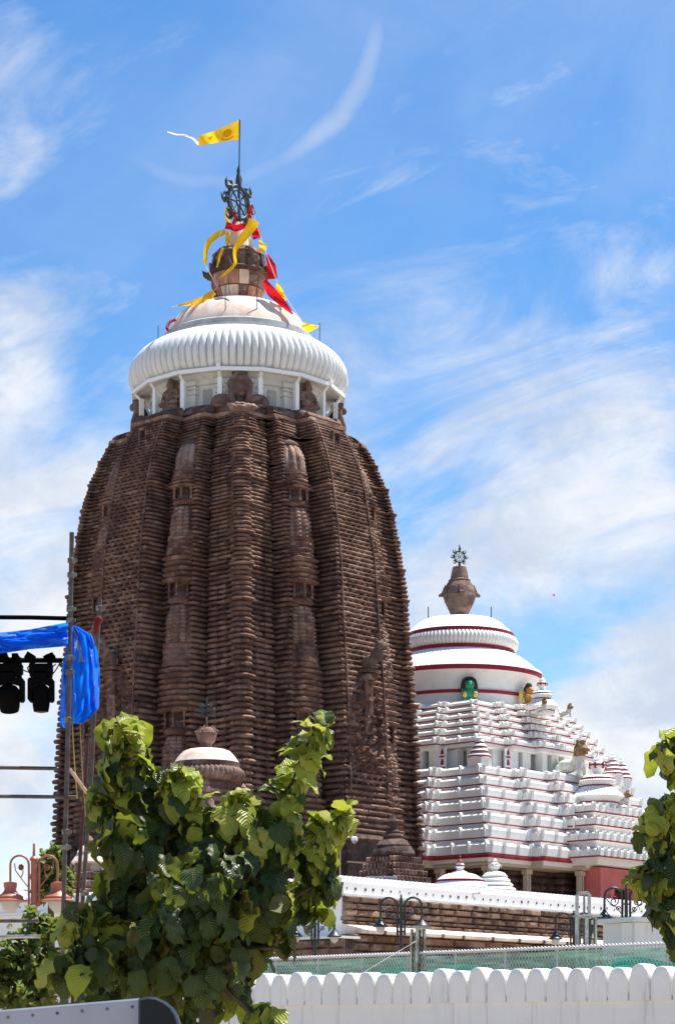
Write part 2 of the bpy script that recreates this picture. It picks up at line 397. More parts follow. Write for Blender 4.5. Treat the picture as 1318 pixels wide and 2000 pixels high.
def sm_noise(n, w):
    r = rng.normal(0, 1, n); k = np.ones(w)/w
    return np.real(np.fft.ifft(np.fft.fft(r)*np.fft.fft(np.pad(k, (0, n-w)))))*math.sqrt(w)
def ring(k, off, z, jit=0.0, extra=None):
    o_ = off + (jit if hasattr(jit, '__len__') else 0) + (extra if extra is not None else 0)
    o_ = np.asarray(o_)*np.ones(len(PL))
    q = PL*k + PN*o_[:, None]
    zz = (z if hasattr(z, '__len__') else np.full(len(PL), z)) - ZB
    return [(a, b, c) for (a, b), c in zip(q, zz)]
courses = []
z = 17.7
i = 0
while z < 50.1:
    h = float(np.interp(z, [17, 30, 38, 44, 50], [.50, .44, .365, .305, .25])); courses.append((z, h, i)); z += h; i += 1
for z, h, i in courses:
    k = kz(z+h/2); mb = MB()
    # every course is laid from separate stones: each sits a little proud or shy of its neighbours
    j = np.zeros(len(PL)); q = 0
    while q < len(PL):
        ln = int(rng.integers(2, 6)); j[q:q+ln] = rng.normal(0, .016) - (.09 if rng.random() < .045 else 0); j[q] -= .03; q += ln
    j = np.clip(j + sm_noise(len(PL), 3)*.010, -.16, .07)
    zj = z + sm_noise(len(PL), 9)*.009
    amla = (i % 7 == 3)
    if amla:
        ex = np.where(is_rib, .10, np.where(is_kanika, .05, 0))
        prof = [(-.30, 0), (-.24, .22), (.12, .28), (.18, .40), (.175, .60), (.05, .80), (-.24, 1.0)]
    else:
        ex = np.where(is_rib & (i % 2 == 0), .035, 0.0)
        prof = [(-.28, 0), (-.27, .22), (.055, .27), (.09, .36), (.085, .62), (.02, .86), (-.24, 1.0)]
    s = .75 + .25*h/.5
    rprof = [(-.38, 0), (-.38, .30), (.03, .42), (.09, .56), (.09, .80), (.03, .94), (-.30, 1.0)]
    loops = [ring(k, np.where(is_raha, rd, d)*s, zj + np.where(is_raha, rf_, f)*h, j*(1 if 0 < a < 6 else .2), ex*(1 if 0 < a < 6 else 0)) for a, ((d, f), (rd, rf_)) in enumerate(zip(prof, rprof))]
    mb.rings(loops); mb.build('stone_course', STONE, tower, smooth=70, local=True)
# lower wall (carved, mostly hidden)
rib_ = np.where((np.arange(len(PL))//2) % 2 == 0, .06, -.05)
for z0, z1 in ((6, 8.2), (8.3, 10.8), (10.9, 13.4)):
    MB().rings([ring(kz(z0), .1, z0, None), ring(kz(z0), .16, z0+.3), ring(kz(z0), .0, z0+.35), ring(kz(z0), 0, z1-.3), ring(kz(z0), .12, z1-.25), ring(kz(z0), .1, z1)]).build('plinth_course', STONE, tower, local=True)
MB().rings([ring(kz(13), .25, 13.4), ring(kz(13), .3, 13.7), ring(kz(13), -.05, 13.8), ring(kz(13), -.05, 14.0, rib_), ring(kz(13), -.05, 15.2, rib_), ring(kz(13), .02, 15.3), ring(kz(13), .18, 15.45),
            ring(kz(13), .0, 15.6), ring(kz(13), -.05, 15.7, np.roll(rib_, 1)), ring(kz(13), -.05, 17.2, np.roll(rib_, 1)), ring(kz(13), .2, 17.4), ring(kz(13), .0, 17.75)]).build('carved_wall', STONE_D, tower, local=True)
# inner core keeps the joints dark but closed
MB().rings([ring(kz(z)-.02, -.2, z) for z in (6, 17.8, 26, 34, 40, 44, 48, 50.2)]).build('core', STONE_D, tower, local=True)

def fpos(f, t, n, z):                # local point on face f at tangent t, normal n (both in units of k)
    k = kz(z); ca, sa = math.cos(f*PI/2), math.sin(f*PI/2)
    return ((n*ca - t*sa)*k, (n*sa + t*ca)*k)
FR, FL = 3, 2                        # right-hand and left-hand faces in view
# raha blocks: one little rounded stone each
def block_mesh(seed):
    r_ = random.Random(seed); b = MB(); w, h, d = .5, .5, 1.0
    e = .13
    J = lambda: r_.uniform(-.035, .035)
    back = [(-w, 0, -h), (w, 0, -h), (w, 0, h), (-w, 0, h)]
    mid = [(x*.99, d*.55, z_) for x, _, z_ in back]
    fr = [((-w+e)+J(), d+J(), -h*.55+J()), ((w-e)+J(), d+J(), -h*.55+J()), ((w-e)+J(), d+J(), h*.62+J()), ((-w+e)+J(), d+J(), h*.62+J())]
    b.add(back+mid+fr, [(0,4,5,1),(1,5,6,2),(2,6,7,3),(3,7,4,0),(4,8,9,5),(5,9,10,6),(6,10,11,7),(7,11,8,4),(8,11,10,9)])
    return b
BLK = [block_mesh(s) for s in range(6)]
BLKM = [b.mesh('raha_stone', STONE, smooth=40) for b in BLK]
cand = []
for f in (FR, FL):
    for z, h, i in courses:
        if z < 21.5 or z > 49.7: continue
        k = kz(z+h/2); W = .428; n = 6
        st = .5 if i % 2 else 0.0
        for q in range(n+1):
            a = (q+st)/n
            if a > 1.001: continue
            tc = -W/2 + W*a + random.uniform(-.004, .004); bw = .30*k/9.5 + random.uniform(-.04, .05)
            # gaps: the upper window and the carved panel lower down
            if 48.0 < z < 49.3 and abs(tc - (0.0)) < .05: continue
            if 24.0 < z+h/2 < 30.6 and abs(tc) < .02 + .20*min(1, max(0, (30.6-z)/4.5)): continue
            cand.append((f, tc, bw, z, h, i, k))
def block_xf(f, tc, bw, z, h, i, k):
    ca, sa = math.cos(f*PI/2), math.sin(f*PI/2); n = 1.35*k - .34
    return ((n*ca - tc*k*sa), (n*sa + tc*k*ca), z+h*.2-ZB), f*PI/2 - PI/2, (bw, .37 + rng.uniform(-.03, .03), h*.56)
cand.sort(key=lambda c: (c[0] != FR, abs(c[3]-31)))
mass = MB()
for q, cnd in enumerate(cand):
    loc, rz, s = block_xf(*cnd)
    if q < 300: inst('raha_stone', BLKM[q % 6], tower, loc, (0, 0, rz), s)
    else:
        ca, sa = math.cos(rz), math.sin(rz); b = BLK[q % 6]
        mass.add([(x*s[0]*ca - y*s[1]*sa + loc[0], x*s[0]*sa + y*s[1]*ca + loc[1], z_*s[2] + loc[2]) for x, y, z_ in b.v], b.f)
o = mass.build('raha_stones', STONE, tower, smooth=40, local=True); o['kind'] = 'stuff'
# thin vertical beads at the block field's edges, small windows
for f in (FR, FL):
    for t in (-.213, .213):
        m = MB(); m.tube([(*fpos(f, t, 1.362, z), z-ZB) for z in np.linspace(21, 50, 30)], .07, 5); m.build('vertical_bead', STONE, tower, local=True)
    x, y = fpos(f, 0.0, 1.335, 48.7)
    rz = f*PI/2 - PI/2
    R = Rz(rz)
    w = bpy.data.objects.new('window', None); w.empty_display_size = .1
    m = MB()
    for dx, dz, sx, sz in ((-.36, 0, .14, 1.45), (.36, 0, .14, 1.45), (0, .72, .86, .14), (0, -.72, .86, .14)):
        m.box(Vector((x, y, 48.7-ZB)) + R @ Vector((dx, .15, dz)), (sx, .34, sz), R)
    wf = m.build('window_frame', STONE, tower, local=True)
    MB().box(Vector((x, y, 48.7-ZB)) + R @ Vector((0, .02, 0)), (.6, .1, 1.34), R).build('window_opening', SOCKET, wf, local=True)  # dark plate painted as the shade within the window
    bpy.data.objects.remove(w)

# miniature spires climbing the intermediate bays
def spire_level(parent, f, ts, zc, zb, zcar, zm, zn, za, first):
    cf = lambda z: fpos(f, ts*.445, 1.10, z)
    cfl = lambda zl: cf(zl+ZB)
    R0 = lambda z: .130*kz(z)
    # body: fluted, with many little horizontal ribs
    prof = []; H = zc-zb; nr = int(H/.15)
    for i in range(nr+1):
        u = i/nr; r = R0(zb)*(1.0 - .30*max(0, (u-.45)/.55)**2.2)
        prof += [(r*(1 if i % 2 else (.86 if not first else .94)), zb + H*u - ZB)]
    prof.append((prof[-1][0]*.7, zc+.06-ZB))
    body = MB().lathe(prof, 60, flutes=10, amp=.22, cfun=cfl).build('miniature_spire', STONE_L, parent, smooth=50, local=True)
    # carved base
    rr = random.Random(int(zc*100)); tbl = [[rr.uniform(.90, 1.06) for _ in range(16)] for _ in range(12)]
    pr = [(R0(zcar)*(1.0 + (.03 if i % 3 else -.05)), zcar + (zb-zcar)*i/11 - ZB) for i in range(12)]
    def rf(q, zl):
        i = min(11, max(0, int(round((zl+ZB-zcar)/(zb-zcar)*11)))); return tbl[i][int(q/(2*PI)*16) % 16]
    MB().lathe(pr, 48, cfun=cfl, rfun=rf).build('carved_base', STONE, body, smooth=30, local=True)
    # mouldings
    nm = max(2, int((zcar-zm)/.42)); pr = []
    for i in range(nm):
        z0 = zm + (zcar-zm)*i/nm; hh = (zcar-zm)/nm; r = R0(zm)*(.98+.05*((i+1) % 2))
        pr += [(r*.86, z0-ZB), (r*1.02, z0+hh*.25-ZB), (r*1.04, z0+hh*.6-ZB), (r*.86, z0+hh*.92-ZB)]
    MB().lathe(pr, 24, cfun=cfl, rfun=lambda q, z_: 1/max(abs(math.cos(q-f*PI/2)), abs(math.sin(q-f*PI/2)))**.55).build('moulding', STONE, body, smooth=60, local=True)
    # niche with little columns
    if zn:
        MB().lathe([(R0(zn)*.62, zn-ZB), (R0(zn)*.62, zm-ZB)], 12, cfun=cfl).build('niche_back', STONE_D, body, local=True)
        for q in range(8):
            a = f*PI/2 + ts*0 + q*PI/4 + PI/8; c = cf(zn); r = R0(zn)*.84
            m = MB(); x, y = c[0]+r*math.cos(a), c[1]+r*math.sin(a)
            m.lathe([(.13, zn-ZB), (.13, zn+.12-ZB), (.09, zn+.16-ZB), (.09, zm-.14-ZB), (.14, zm-.1-ZB), (.14, zm-ZB)], 8, c=(x, y, 0)); m.build('colonnette', STONE, body, local=True)
        r = R0(za)*.86
        MB().lathe([(r*.8, za-ZB), (r*.97, za+(zn-za)*.3-ZB), (r*1.0, za+(zn-za)*.6-ZB), (r*.82, zn-ZB+.02)], 72, flutes=36, amp=.09, cfun=cfl).build('ribbed_disc', STONE, body, smooth=50, local=True)
    if first:
        r = R0(zc)*.78
        MB().lathe([(r*.75, zc-ZB), (r*.95, zc+.12-ZB), (r*.95, zc+.32-ZB), (r*.8, zc+.42-ZB), (r*.55, zc+.55-ZB), (.1, zc+.75-ZB)], 60, flutes=30, amp=.08, cfun=cfl).build('spire_cap', STONE_D, body, smooth=50, local=True)
for f in (FR, FL):
    for ts in (-1, 1):
        spire_level(tower, f, ts, 47.8, 45.7, 44.8, 44.2, 43.3, 42.9, True)
        spire_level(tower, f, ts, 42.8, 40.3, 38.9, 36.8, 35.7, 35.2, False)
        spire_level(tower, f, ts, 35.1, 32.0, 30.3, 26.8, 25.6, 25.1, False)
        spire_level(tower, f, ts, 25.0, 21.9, 20.4, 18.2, None, None, False)
# carved panels (rounded medallion of figures) under the leaping lions
for f, sd_ in ((FR, 3), (FL, 5)):
    r_ = np.random.default_rng(sd_); nu, nv = 46, 64; rows = []
    fld = r_.normal(0, 1, (nv+1, nu+1))
    for _ in range(2): fld = (fld + np.roll(fld, 1, 0) + np.roll(fld, 1, 1) + np.roll(fld, (1, 1), (0, 1)))/2.2
    for jv in range(nv+1):
        z = 22.6 + (30.4-22.6)*jv/nv; u_ = (z-22.6)/7.8
        hw = .235*math.sin(PI*min(1, .30+u_*.62))**.6 if u_ < .55 else .235*(1-((u_-.55)/.45)**1.5*.82)
        row = []
        for iu in range(nu+1):
            s_ = -1 + 2*iu/nu; edge = (1-abs(s_)**6)*(min(1, jv/2)*min(1, (nv-jv)/2))
            ribs = .10*math.cos(9*math.hypot(s_*1.2, (u_-.42)*2.6)) if .1 < u_ < .75 else .08*math.cos(s_*14)
            n = 1.345 + (.018 + .014*ribs*3 + .020*fld[jv, iu])*edge
            row.append((*fpos(f, s_*hw, n, z), z-ZB))
        rows.append(row)
    MB().grid(rows).build('carved_panel', STONE, tower, smooth=35, local=True)
    cx_, cy_ = fpos(f, 0, 1.40, 30.2)
    R = Rz(f*PI/2-PI/2)
    m = MB(); m.box(Vector((cx_, cy_, 30.35-ZB)), (1.5, 1.1, .25), R); m.box(Vector((cx_, cy_, 29.9-ZB)), (1.1, .8, .45), R); m.box(Vector((cx_, cy_, 27.6-ZB)) - R @ Vector((0, .25, 0)), (.9, .6, 4.2), R)
    m.build('lion_bracket', STONE, tower, local=True)

# shoulder under the neck
def blend(k, off, w, rad, z, j=None):
    q = PL*k + PN*(off + (j if j is not None else 0))[:, None] if j is not None else PL*k + PN*off
    rr = np.linalg.norm(q, axis=1, keepdims=True); c = q/rr*rad
    q = q*(1-w) + c*w
    return [(a, b, z-ZB) for a, b in q]
jj = lambda a: sm_noise(len(PL), 5)*a
MB().rings([blend(7.14, -.15, 0, 8, 50.05), blend(7.14, .20, 0, 8, 50.12, jj(.05)), blend(7.12, .28, 0, 8, 50.38, jj(.06)), blend(7.04, .05, 0, 8, 50.5, jj(.04))]).build('shoulder_course', STONE_L, tower, smooth=50, local=True)
MB().rings([blend(7.04, .0, .02, 8.4, 50.45), blend(7.0, .15, .06, 8.5, 50.6, jj(.07)), blend(6.95, .08, .2, 8.5, 50.85, jj(.08)), blend(6.9, .0, .45, 8.4, 51.1, jj(.05)), blend(6.7, -.1, .75, 8.2, 51.3, jj(.04)), blend(6.5, 0, 1, 7.6, 51.36)]).build('shoulder_slab', STONE, tower, smooth=50, local=True)
for q in (2,):   # pale broken knobs over each corner
    a = q*PI/2 + PI/4; rr = random.Random(q)
    parts = []
    for _ in range(16):
        b = a + rr.uniform(-.10, .10); r = rr.uniform(9.3, 10.6); parts.append(((r*math.cos(b), r*math.sin(b), 50.35-ZB + (10.6-r)*.45), (rr.uniform(.2, .4), rr.uniform(.2, .4), rr.uniform(.16, .3))))
    me = blob(parts, .09, 1); o = fig('corner_knob', me, STONE_L, tower)

# neck
NR = 6.7
neck = MB().lathe([(NR, 51.0-ZB), (NR, 51.5-ZB), (NR-.12, 51.6-ZB), (NR-.12, 53.3-ZB), (NR+.1, 53.4-ZB), (NR+.1, 53.7-ZB), (NR+.5, 54.2-ZB)], 72).build('neck', LIME_D, tower, smooth=30, local=True)
for q in range(16):
    a = q*PI/8 + PI/16; R = Rz(a)
    m = MB()
    for dz, s_ in ((0, 1.0), (1.35, 1.12), (1.75, 1.05), (2.05, 1.2)):
        h_ = (1.35, .38, .28, .4)[(0, 1.35, 1.75, 2.05).index(dz)]
        m.box(R @ Vector((NR+.12, 0, 0)) + Vector((0, 0, 51.2+dz+h_/2-ZB)), (.55*s_, 1.05*s_, h_-.03), R)
    m.build('neck_pilaster', LIME, neck, local=True)
for q in range(16):
    a = q*PI/8; R = Rz(a)
    MB().box(R @ Vector((NR-.1, 0, 0)) + Vector((0, 0, 52.3-ZB)), (.14, .7, 1.4), R).build('recess_shade_panel', GREYB, neck, local=True)  # grey plates paint the shade of the neck's gaps; nothing is cut in
# white steel props and the ring beam under the crown
NP_ = 16
PR = 7.95
ringpts = [(8.62*math.cos(PI*2*q/NP_+PI/16), 8.62*math.sin(PI*2*q/NP_+PI/16), 53.95-ZB) for q in range(NP_)]
for q in range(NP_):
    a0 = Vector(ringpts[q]); a1 = Vector(ringpts[(q+1) % NP_]); dd = a1-a0
    R = Rz(math.atan2(dd.y, dd.x))
    MB().box((a0+a1)/2, (dd.length+.12, .22, .30), R).build('ring_beam', WPAINT, tower, local=True)
    a = PI*2*q/NP_ + PI/16; R = Rz(a)
    if abs(((a - PI/4) % (PI/2))) < .05: continue
    p = R @ Vector((PR, 0, 0))
    MB().box((p.x, p.y, 52.3-ZB), (.34, .36, 2.3), R).build('prop', WPAINT, tower, local=True)
    m = MB(); m.tube([R @ Vector((PR, 0, 53.35-ZB)), R @ Vector((8.66, 0, 54.05-ZB))], .13, 4); m.build('prop_bracket', WPAINT, tower, local=True)
    sgn = 1 if q % 2 else -1
    m = MB(); m.tube([R @ Vector((PR, 0, 53.4-ZB)), Rz(a+sgn*.14) @ Vector((NR+.15, 0, 52.0-ZB))], .13, 4); m.build('brace', WPAINT, tower, local=True)
    if q % 3 == 0: MB().box(R @ Vector((8.72, 0, 54.2-ZB)), (.16, .3, .3), R).build('beam_bolt', WPAINT, tower, local=True)
# crown
am = [(7.0, 54.15), (7.9, 54.12), (8.45, 54.3), (8.75, 54.75), (8.90, 55.4), (8.85, 56.05), (8.55, 56.7), (8.05, 57.25), (7.4, 57.7), (6.7, 58.0), (6.2, 58.1)]
def crown_r(q, z_):
    u = z_+ZB; w = max(0, min(1, (58.05-u)/1.2)); w2 = max(0, min(1, (u-54.1)/.3))
    i = int(q/(2*PI)*92); jit = (math.sin(i*12.9898)*43758.5) % 1
    return 1 - (.042*(1-abs(math.sin(92*q/2))**.4)*w*w2) + .008*(jit-.5)*w
MB().lathe([(r, z-ZB) for r, z in am], 92*8, rfun=crown_r).build('ribbed_crown', LIME_D, tower, smooth=50, local=True)
MB().lathe([(6.35, 57.9-ZB), (6.35, 58.3-ZB), (6.2, 58.36-ZB), (6.15, 58.75-ZB), (5.9, 58.9-ZB)], 96).build('grey_band', GREYB, tower, smooth=30, local=True)
MB().lathe([(5.9, 58.8-ZB), (5.85, 59.0-ZB), (5.45, 59.75-ZB), (5.0, 60.4-ZB), (4.5, 60.85-ZB), (3.95, 61.1-ZB), (3.6, 61.18-ZB), (3.55, 61.3-ZB), (1.7, 61.45-ZB)], 96).build('dome_cap', PINK, tower, smooth=40, local=True)
# pot finial
pot = MB().lathe([(1.75, 61.4-ZB), (1.8, 61.58-ZB), (1.5, 61.7-ZB), (1.4, 61.8-ZB)], 40).build('pot_finial', STONE_D, tower, smooth=30, local=True)
for q in range(16):                      # the bowl is set from alternating pale and brown panels
    for (r0, z0), (r1, z1), (r2, z2), kk in (((1.45, 61.68), (1.86, 62.1), (2.09, 62.70), 0), ((2.12, 62.78), (2.22, 63.3), (2.20, 63.9), 1)):
        m = MB(); rows_ = []
        for r, z in ((r0, z0), (r1, z1), (r2, z2)):
            rows_.append([((r*.999)*math.cos(a), (r*.999)*math.sin(a), z-ZB) for a in np.linspace(q*PI/8+.012, (q+1)*PI/8-.012, 4)])
        m.grid(rows_); inner = [[(x*.9, y*.9, z) for x, y, z in r] for r in rows_]; m.grid([r[::-1] for r in inner])
        for a_, b_ in ((0, 0), (-1, -1)): m.add([rows_[0][a_], rows_[1][a_], rows_[2][a_], inner[2][a_], inner[1][a_], inner[0][a_]], [(0, 1, 4, 5), (1, 2, 3, 4)])
        m.add(rows_[2]+inner[2][::-1], [tuple(range(8))]); m.add(rows_[0]+inner[0][::-1], [tuple(range(8))])
        m.build('bowl_panel', (REDPINK, STONE_L, PINK, REDPINK)[(q*3+kk*5+q//3) % 4], pot, local=True)
MB().lathe([(1.3, 61.7-ZB), (1.9, 62.66-ZB), (2.10, 62.71-ZB), (2.10, 62.77-ZB), (1.95, 63.0-ZB), (2.0, 63.9-ZB)], 40).build('bowl_core', STONE_D, pot, local=True)
MB().lathe([(2.02, 63.85-ZB), (2.45, 63.95-ZB), (2.55, 64.15-ZB), (2.35, 64.32-ZB), (2.0, 64.38-ZB)], 40).build('pot_brim', STONE_D, pot, smooth=50, local=True)
MB().lathe([(2.1, 64.3-ZB), (2.05, 64.8-ZB), (2.12, 65.1-ZB), (2.0, 65.5-ZB), (2.1, 65.6-ZB), (1.85, 65.95-ZB), (1.35, 66.1-ZB), (1.05, 66.3-ZB)], 32, rfun=lambda q, z_: 1+.04*math.sin(7*q+z_*5)).build('pot_shoulder', FIGST, pot, smooth=45, local=True)
MB().lathe([(1.0, 66.2-ZB), (.85, 66.9-ZB), (.68, 67.6-ZB), (.5, 68.0-ZB), (.3, 68.4-ZB)], 24).build('pot_neck', PINK, pot, smooth=50, local=True)
for q in range(8):
    a = q*PI/4 + PI/4*.5; R = Rz(a)
    big = q % 2 == 0
    m = MB()
    pl = [(1.75, 65.9), (2.15, 65.5), (2.2, 64.9), (2.35, 64.4), (3.05 if big else 2.5, 64.75), (2.9 if big else 2.45, 64.2), (2.4, 63.95), (1.9, 64.3)]
    n = len(pl); w = .38 if big else .22
    m.add([R @ Vector((r, -w, z-ZB)) for r, z in pl] + [R @ Vector((r, w, z-ZB)) for r, z in pl],
          [tuple(range(n))[::-1], tuple(range(n, 2*n))] + [(i, (i+1) % n, (i+1) % n+n, i+n) for i in range(n)])
    m.build('pot_handle', STONE_D, pot, local=True)
# bronze wheel, turned to face along the temple's axis
def wheel(parent, c, r, name, plane, mat_, flames=8, spokes=8):
    # plane: unit vector in the wheel plane (horizontal); c centre
    c = Vector(c); u = Vector(plane); v = Vector((0, 0, 1)); w = u.cross(v)
    Q = lambda a, rr: c + u*(math.cos(a)*rr) + v*(math.sin(a)*rr)
    rim = MB(); rim.tube([Q(a, r*.62) for a in np.linspace(0, 2*PI, 33)], r*.035, 6, cap=False); rim.tube([Q(a, r*.86) for a in np.linspace(0, 2*PI, 41)], r*.105, 8, cap=False); rm = rim.build(name, mat_, parent, smooth=60, local=True)
    h = MB(); h.tube([Q(a, r*.16) for a in np.linspace(0, 2*PI, 17)], r*.06, 6, cap=False); h.build('hub', mat_, rm, smooth=60, local=True)
    for q in range(spokes):
        a = 2*PI*q/spokes + PI/2; s = MB(); s.tube([Q(a, r*.14), Q(a, r*.5), Q(a, r*.82)], [r*.045, r*.055, r*.05], 6); s.build('spoke', mat_, rm, smooth=60, local=True)
    for q in range(flames):
        a = 2*PI*q/flames + PI/2; 
        if abs(a - 3*PI/2) < .3: continue
        sg = -1 if math.cos(a) > 0 else 1; up = q == 0
        L = 1.9 if up else 1.0
        s = MB(); pp = []
        for i in range(9):
            f = i/8; pp.append(Q(a + (0 if up else sg*(.24*math.sin(f*PI*1.1) - .02)), r*(.93 + .56*f*L)))
        s.tube(pp, [r*x*(1.25 if up else 1) for x in (.13, .14, .13, .11, .09, .07, .085, .05, .012)], 6)
        pp2 = [Q(a - (.16*math.sin(f*PI) if up else sg*.22*math.sin(f*PI)), r*(.93+.36*f*L)) for f in np.linspace(0, 1, 6)]
        s.tube(pp2, [r*x for x in (.09, .09, .08, .075, .06, .015)], 6)
        s.build('flame', mat_, rm, smooth=60, local=True)
    return rm
wd = Vector((0, 1, 0))
wheel(tower, (0, 0, 70.05-ZB), 1.5, 'bronze_wheel', (math.cos(math.radians(5)), math.sin(math.radians(5)), 0), VERD)
m = MB(); m.tube([(0, 0, 67.9-ZB), (0, 0, 68.9-ZB)], .22, 8); m.build('wheel_stem', VERD, tower, local=True)
# thin rods round the crown
for a_w, rr, zz, L in ((195, 6.6, 58.0, 1.5), (262, 5.6, 59.3, 2.3), (288, 5.5, 59.4, 1.9), (-12, 6.75, 57.9, 1.9)):
    a = math.radians(a_w) - ROT
    m = MB(); m.tube([(rr*math.cos(a), rr*math.sin(a), zz-ZB-.4), (rr*math.cos(a), rr*math.sin(a), zz+L-ZB)], .035, 5); m.build('lightning_rod', ROD, tower, local=True)

# carved beasts and figures that sit round the neck: each a thing
beast = blob([((0, -.15, 2.55), (.62, .55, .58)), ((0, -.62, 2.38), (.42, .30, .30)), ((0, 0, 1.65), (.82, .6, .85)), ((-.55, -.1, 2.0), (.45, .45, .55)), ((.55, -.1, 2.0), (.45, .45, .55)),
    ((-.62, -.2, 1.9), (-.70, -.55, .95), .34, .26), ((-.70, -.55, .95), (-.42, -.62, .15), .26, .24), ((.62, -.2, 1.9), (.70, -.55, .95), .34, .26), ((.70, -.55, .95), (.42, -.62, .15), .26, .24),
    ((-1.35, .1, .75), (.85, .5, .55)), ((1.35, .1, .75), (.85, .5, .55)), ((-1.85, 0, .5), (.45, .45, .5)), ((1.85, 0, .5), (.45, .45, .5)), ((-1.6, -.45, .18), (.5, .25, .18)), ((1.6, -.45, .18), (.5, .25, .18)),
    ((-.32, -.5, 2.75), (.15, .12, .12)), ((.32, -.5, 2.75), (.15, .12, .12)), ((-.5, 0, 2.95), (.18, .14, .22)), ((.5, 0, 2.95), (.18, .14, .22)), ((0, -.5, 2.92), (.4, .2, .12)), ((0, -.7, 2.2), (.36, .2, .1)), ((0, .1, .4), (.7, .5, .5))], .085, 2)
seated = blob([((0, 0, .25), (.95, .7, .25)), ((0, 0, .55), (.8, .55, .16)), ((0, -.15, .85), (.85, .5, .25)), ((-.6, -.3, .85), (.36, .36, .25)), ((.6, -.3, .85), (.36, .36, .25)), ((0, 0, 1.45), (.5, .38, .62)), ((0, 0, 1.95), (.58, .36, .26)),
    ((0, -.08, 2.42), (.33, .33, .38)), ((0, 0, 2.78), (.28, .28, .3)), ((0, -.38, 2.36), (.1, .1, .1)), ((-.6, 0, 1.9), (-.8, -.1, 1.3), .2, .17), ((-.8, -.1, 1.3), (-.35, -.45, 1.1), .17, .14), ((.6, 0, 1.9), (.8, -.1, 1.3), .2, .17), ((.8, -.1, 1.3), (.4, -.4, 1.55), .17, .14), ((0, .35, 1.7), (.9, .16, 1.3))], .07, 2)
def at_angle(aw, r, z):     # world angle round the tower axis
    a = math.radians(aw); return (VX + r*math.cos(a), VY + r*math.sin(a), z), a + PI/2
for aw, lab in ((273.5, 'brown stone two-bodied beast crouching under the white crown, facing the viewer'), (183.5, 'brown stone beast in profile under the far left of the white crown'), (3.5, 'brown stone beast half hidden under the far right of the white crown')):
    loc, rz = at_angle(aw, 7.9, 50.95)
    o = fig('stone_beast', beast, FIGST, None, loc, rz, 1.0); tag(o, lab, 'statue', 'beasts under the crown')
    o.scale = (1, 1, .96)
for aw, lab in ((228.5, 'brown seated stone figure between white props left of the central beast'), (318.5, 'brown seated stone figure between white props right of the central beast')):
    loc, rz = at_angle(aw, 7.6, 51.2)
    o = fig('seated_figure', seated, FIGST, None, loc, rz, 1.0); tag(o, lab, 'statue', 'seated figures under the crown'); o.scale = (1.05, 1, .92)
lion = blob([((0, 0, .55), (.55, .42, .42), Rx(.5)), ((0, -.55, .95), (.46, .42, .5)), ((0, -.85, 1.45), (.36, .36, .36)), ((0, -1.15, 1.35), (.22, .22, .2)), ((-.2, -.75, .9), (-.3, -1.15, .45), .17, .12), ((.2, -.75, .9), (.32, -1.2, .75), .17, .12),
    ((-.32, .3, .45), (-.34, .1, .05), .22, .14), ((.32, .3, .45), (.34, .1, .05), .22, .14), ((0, .5, .5), (.1, .75, 1.1), .12, .08), ((-.25, -.75, 1.75), (.1, .08, .12)), ((.25, -.75, 1.75), (.1, .08, .12)), ((0, .1, .1), (.6, .6, .12))], .06, 2)
for f, lab in ((FR, 'pale stone lion leaping from the right-hand bay of the brown tower'), (FL, 'pale stone lion leaping from the left-hand bay of the brown tower')):
    x, y = fpos(f, 0, 1.42, 30.5); v = Rz(ROT) @ Vector((x, y, 0))
    o = fig('leaping_lion', lion, FIGST, None, (VX+v.x, VY+v.y, 30.52), ROT + f*PI/2 + PI/2, 1.15); tag(o, lab, 'statue', 'lions leaping from the tower')
# ------------------------------------------------------------------ the white assembly hall beside the tower
JX, JY = 11.1, 200.7
hall = thing('assembly_hall', (JX, JY, ZB), 'white stepped pyramid-roofed temple hall with thin crimson lines and a brown pot finial', 'temple hall', rz=ROT)
def hplan(a, off=0.0, step=.6):
    h = [(0, 1.17), (.30, 1.17), (.30, 1.085), (.60, 1.085), (.60, 1.0), (.995, 1.0)]
    face = [(-t, n) for t, n in h[::-1]][:-1] + h
    out = []
    for f in range(4):
        ca, sa = math.cos(f*PI/2), math.sin(f*PI/2)
        for t, n in face: out.append((n*ca - t*sa, n*sa + t*ca))
    p = np.array(out)*a; nn = normals(p)
    return p + nn*off
def hring(a, off, z): return [(x, y, z-ZB) for x, y in hplan(a, off)]
# (red line z, half diagonal)
upper = [(30.95, 10.7), (30.33, 11.3), (29.66, 11.95), (28.95, 12.6), (28.2, 13.25), (27.35, 13.9)]
lower = [(24.35, 16.0), (23.35, 16.8), (22.25, 17.6), (21.1, 18.4), (19.9, 19.2), (18.6, 20.0), (17.25, 20.8)]
def tooth_mesh(h, name):
    w = .085
    m = MB(); pr = [(-w, 0), (w, 0), (w, h*.72), (w*.75, h*.86), (0.0, h), (-w*.75, h*.86), (-w, h*.72)]
    n = len(pr)
    vs = [(x, .16 if z < h*.7 else .22, z) for x, z in pr] + [(x, -.18, z) for x, z in pr]
    m.add(vs, [tuple(range(n))[::-1], tuple(range(n, 2*n))] + [(i, (i+1) % n, (i+1) % n+n, i+n) for i in range(n)])
    return m
TB = tooth_mesh(1.0, 'merlon'); TM = TB.mesh('merlon', LIME)
teeth = []
def pick_edges(p):
    return [(Vector((*p[i], 0)), Vector((*p[(i+1) % len(p)], 0))) for i in range(len(p))]
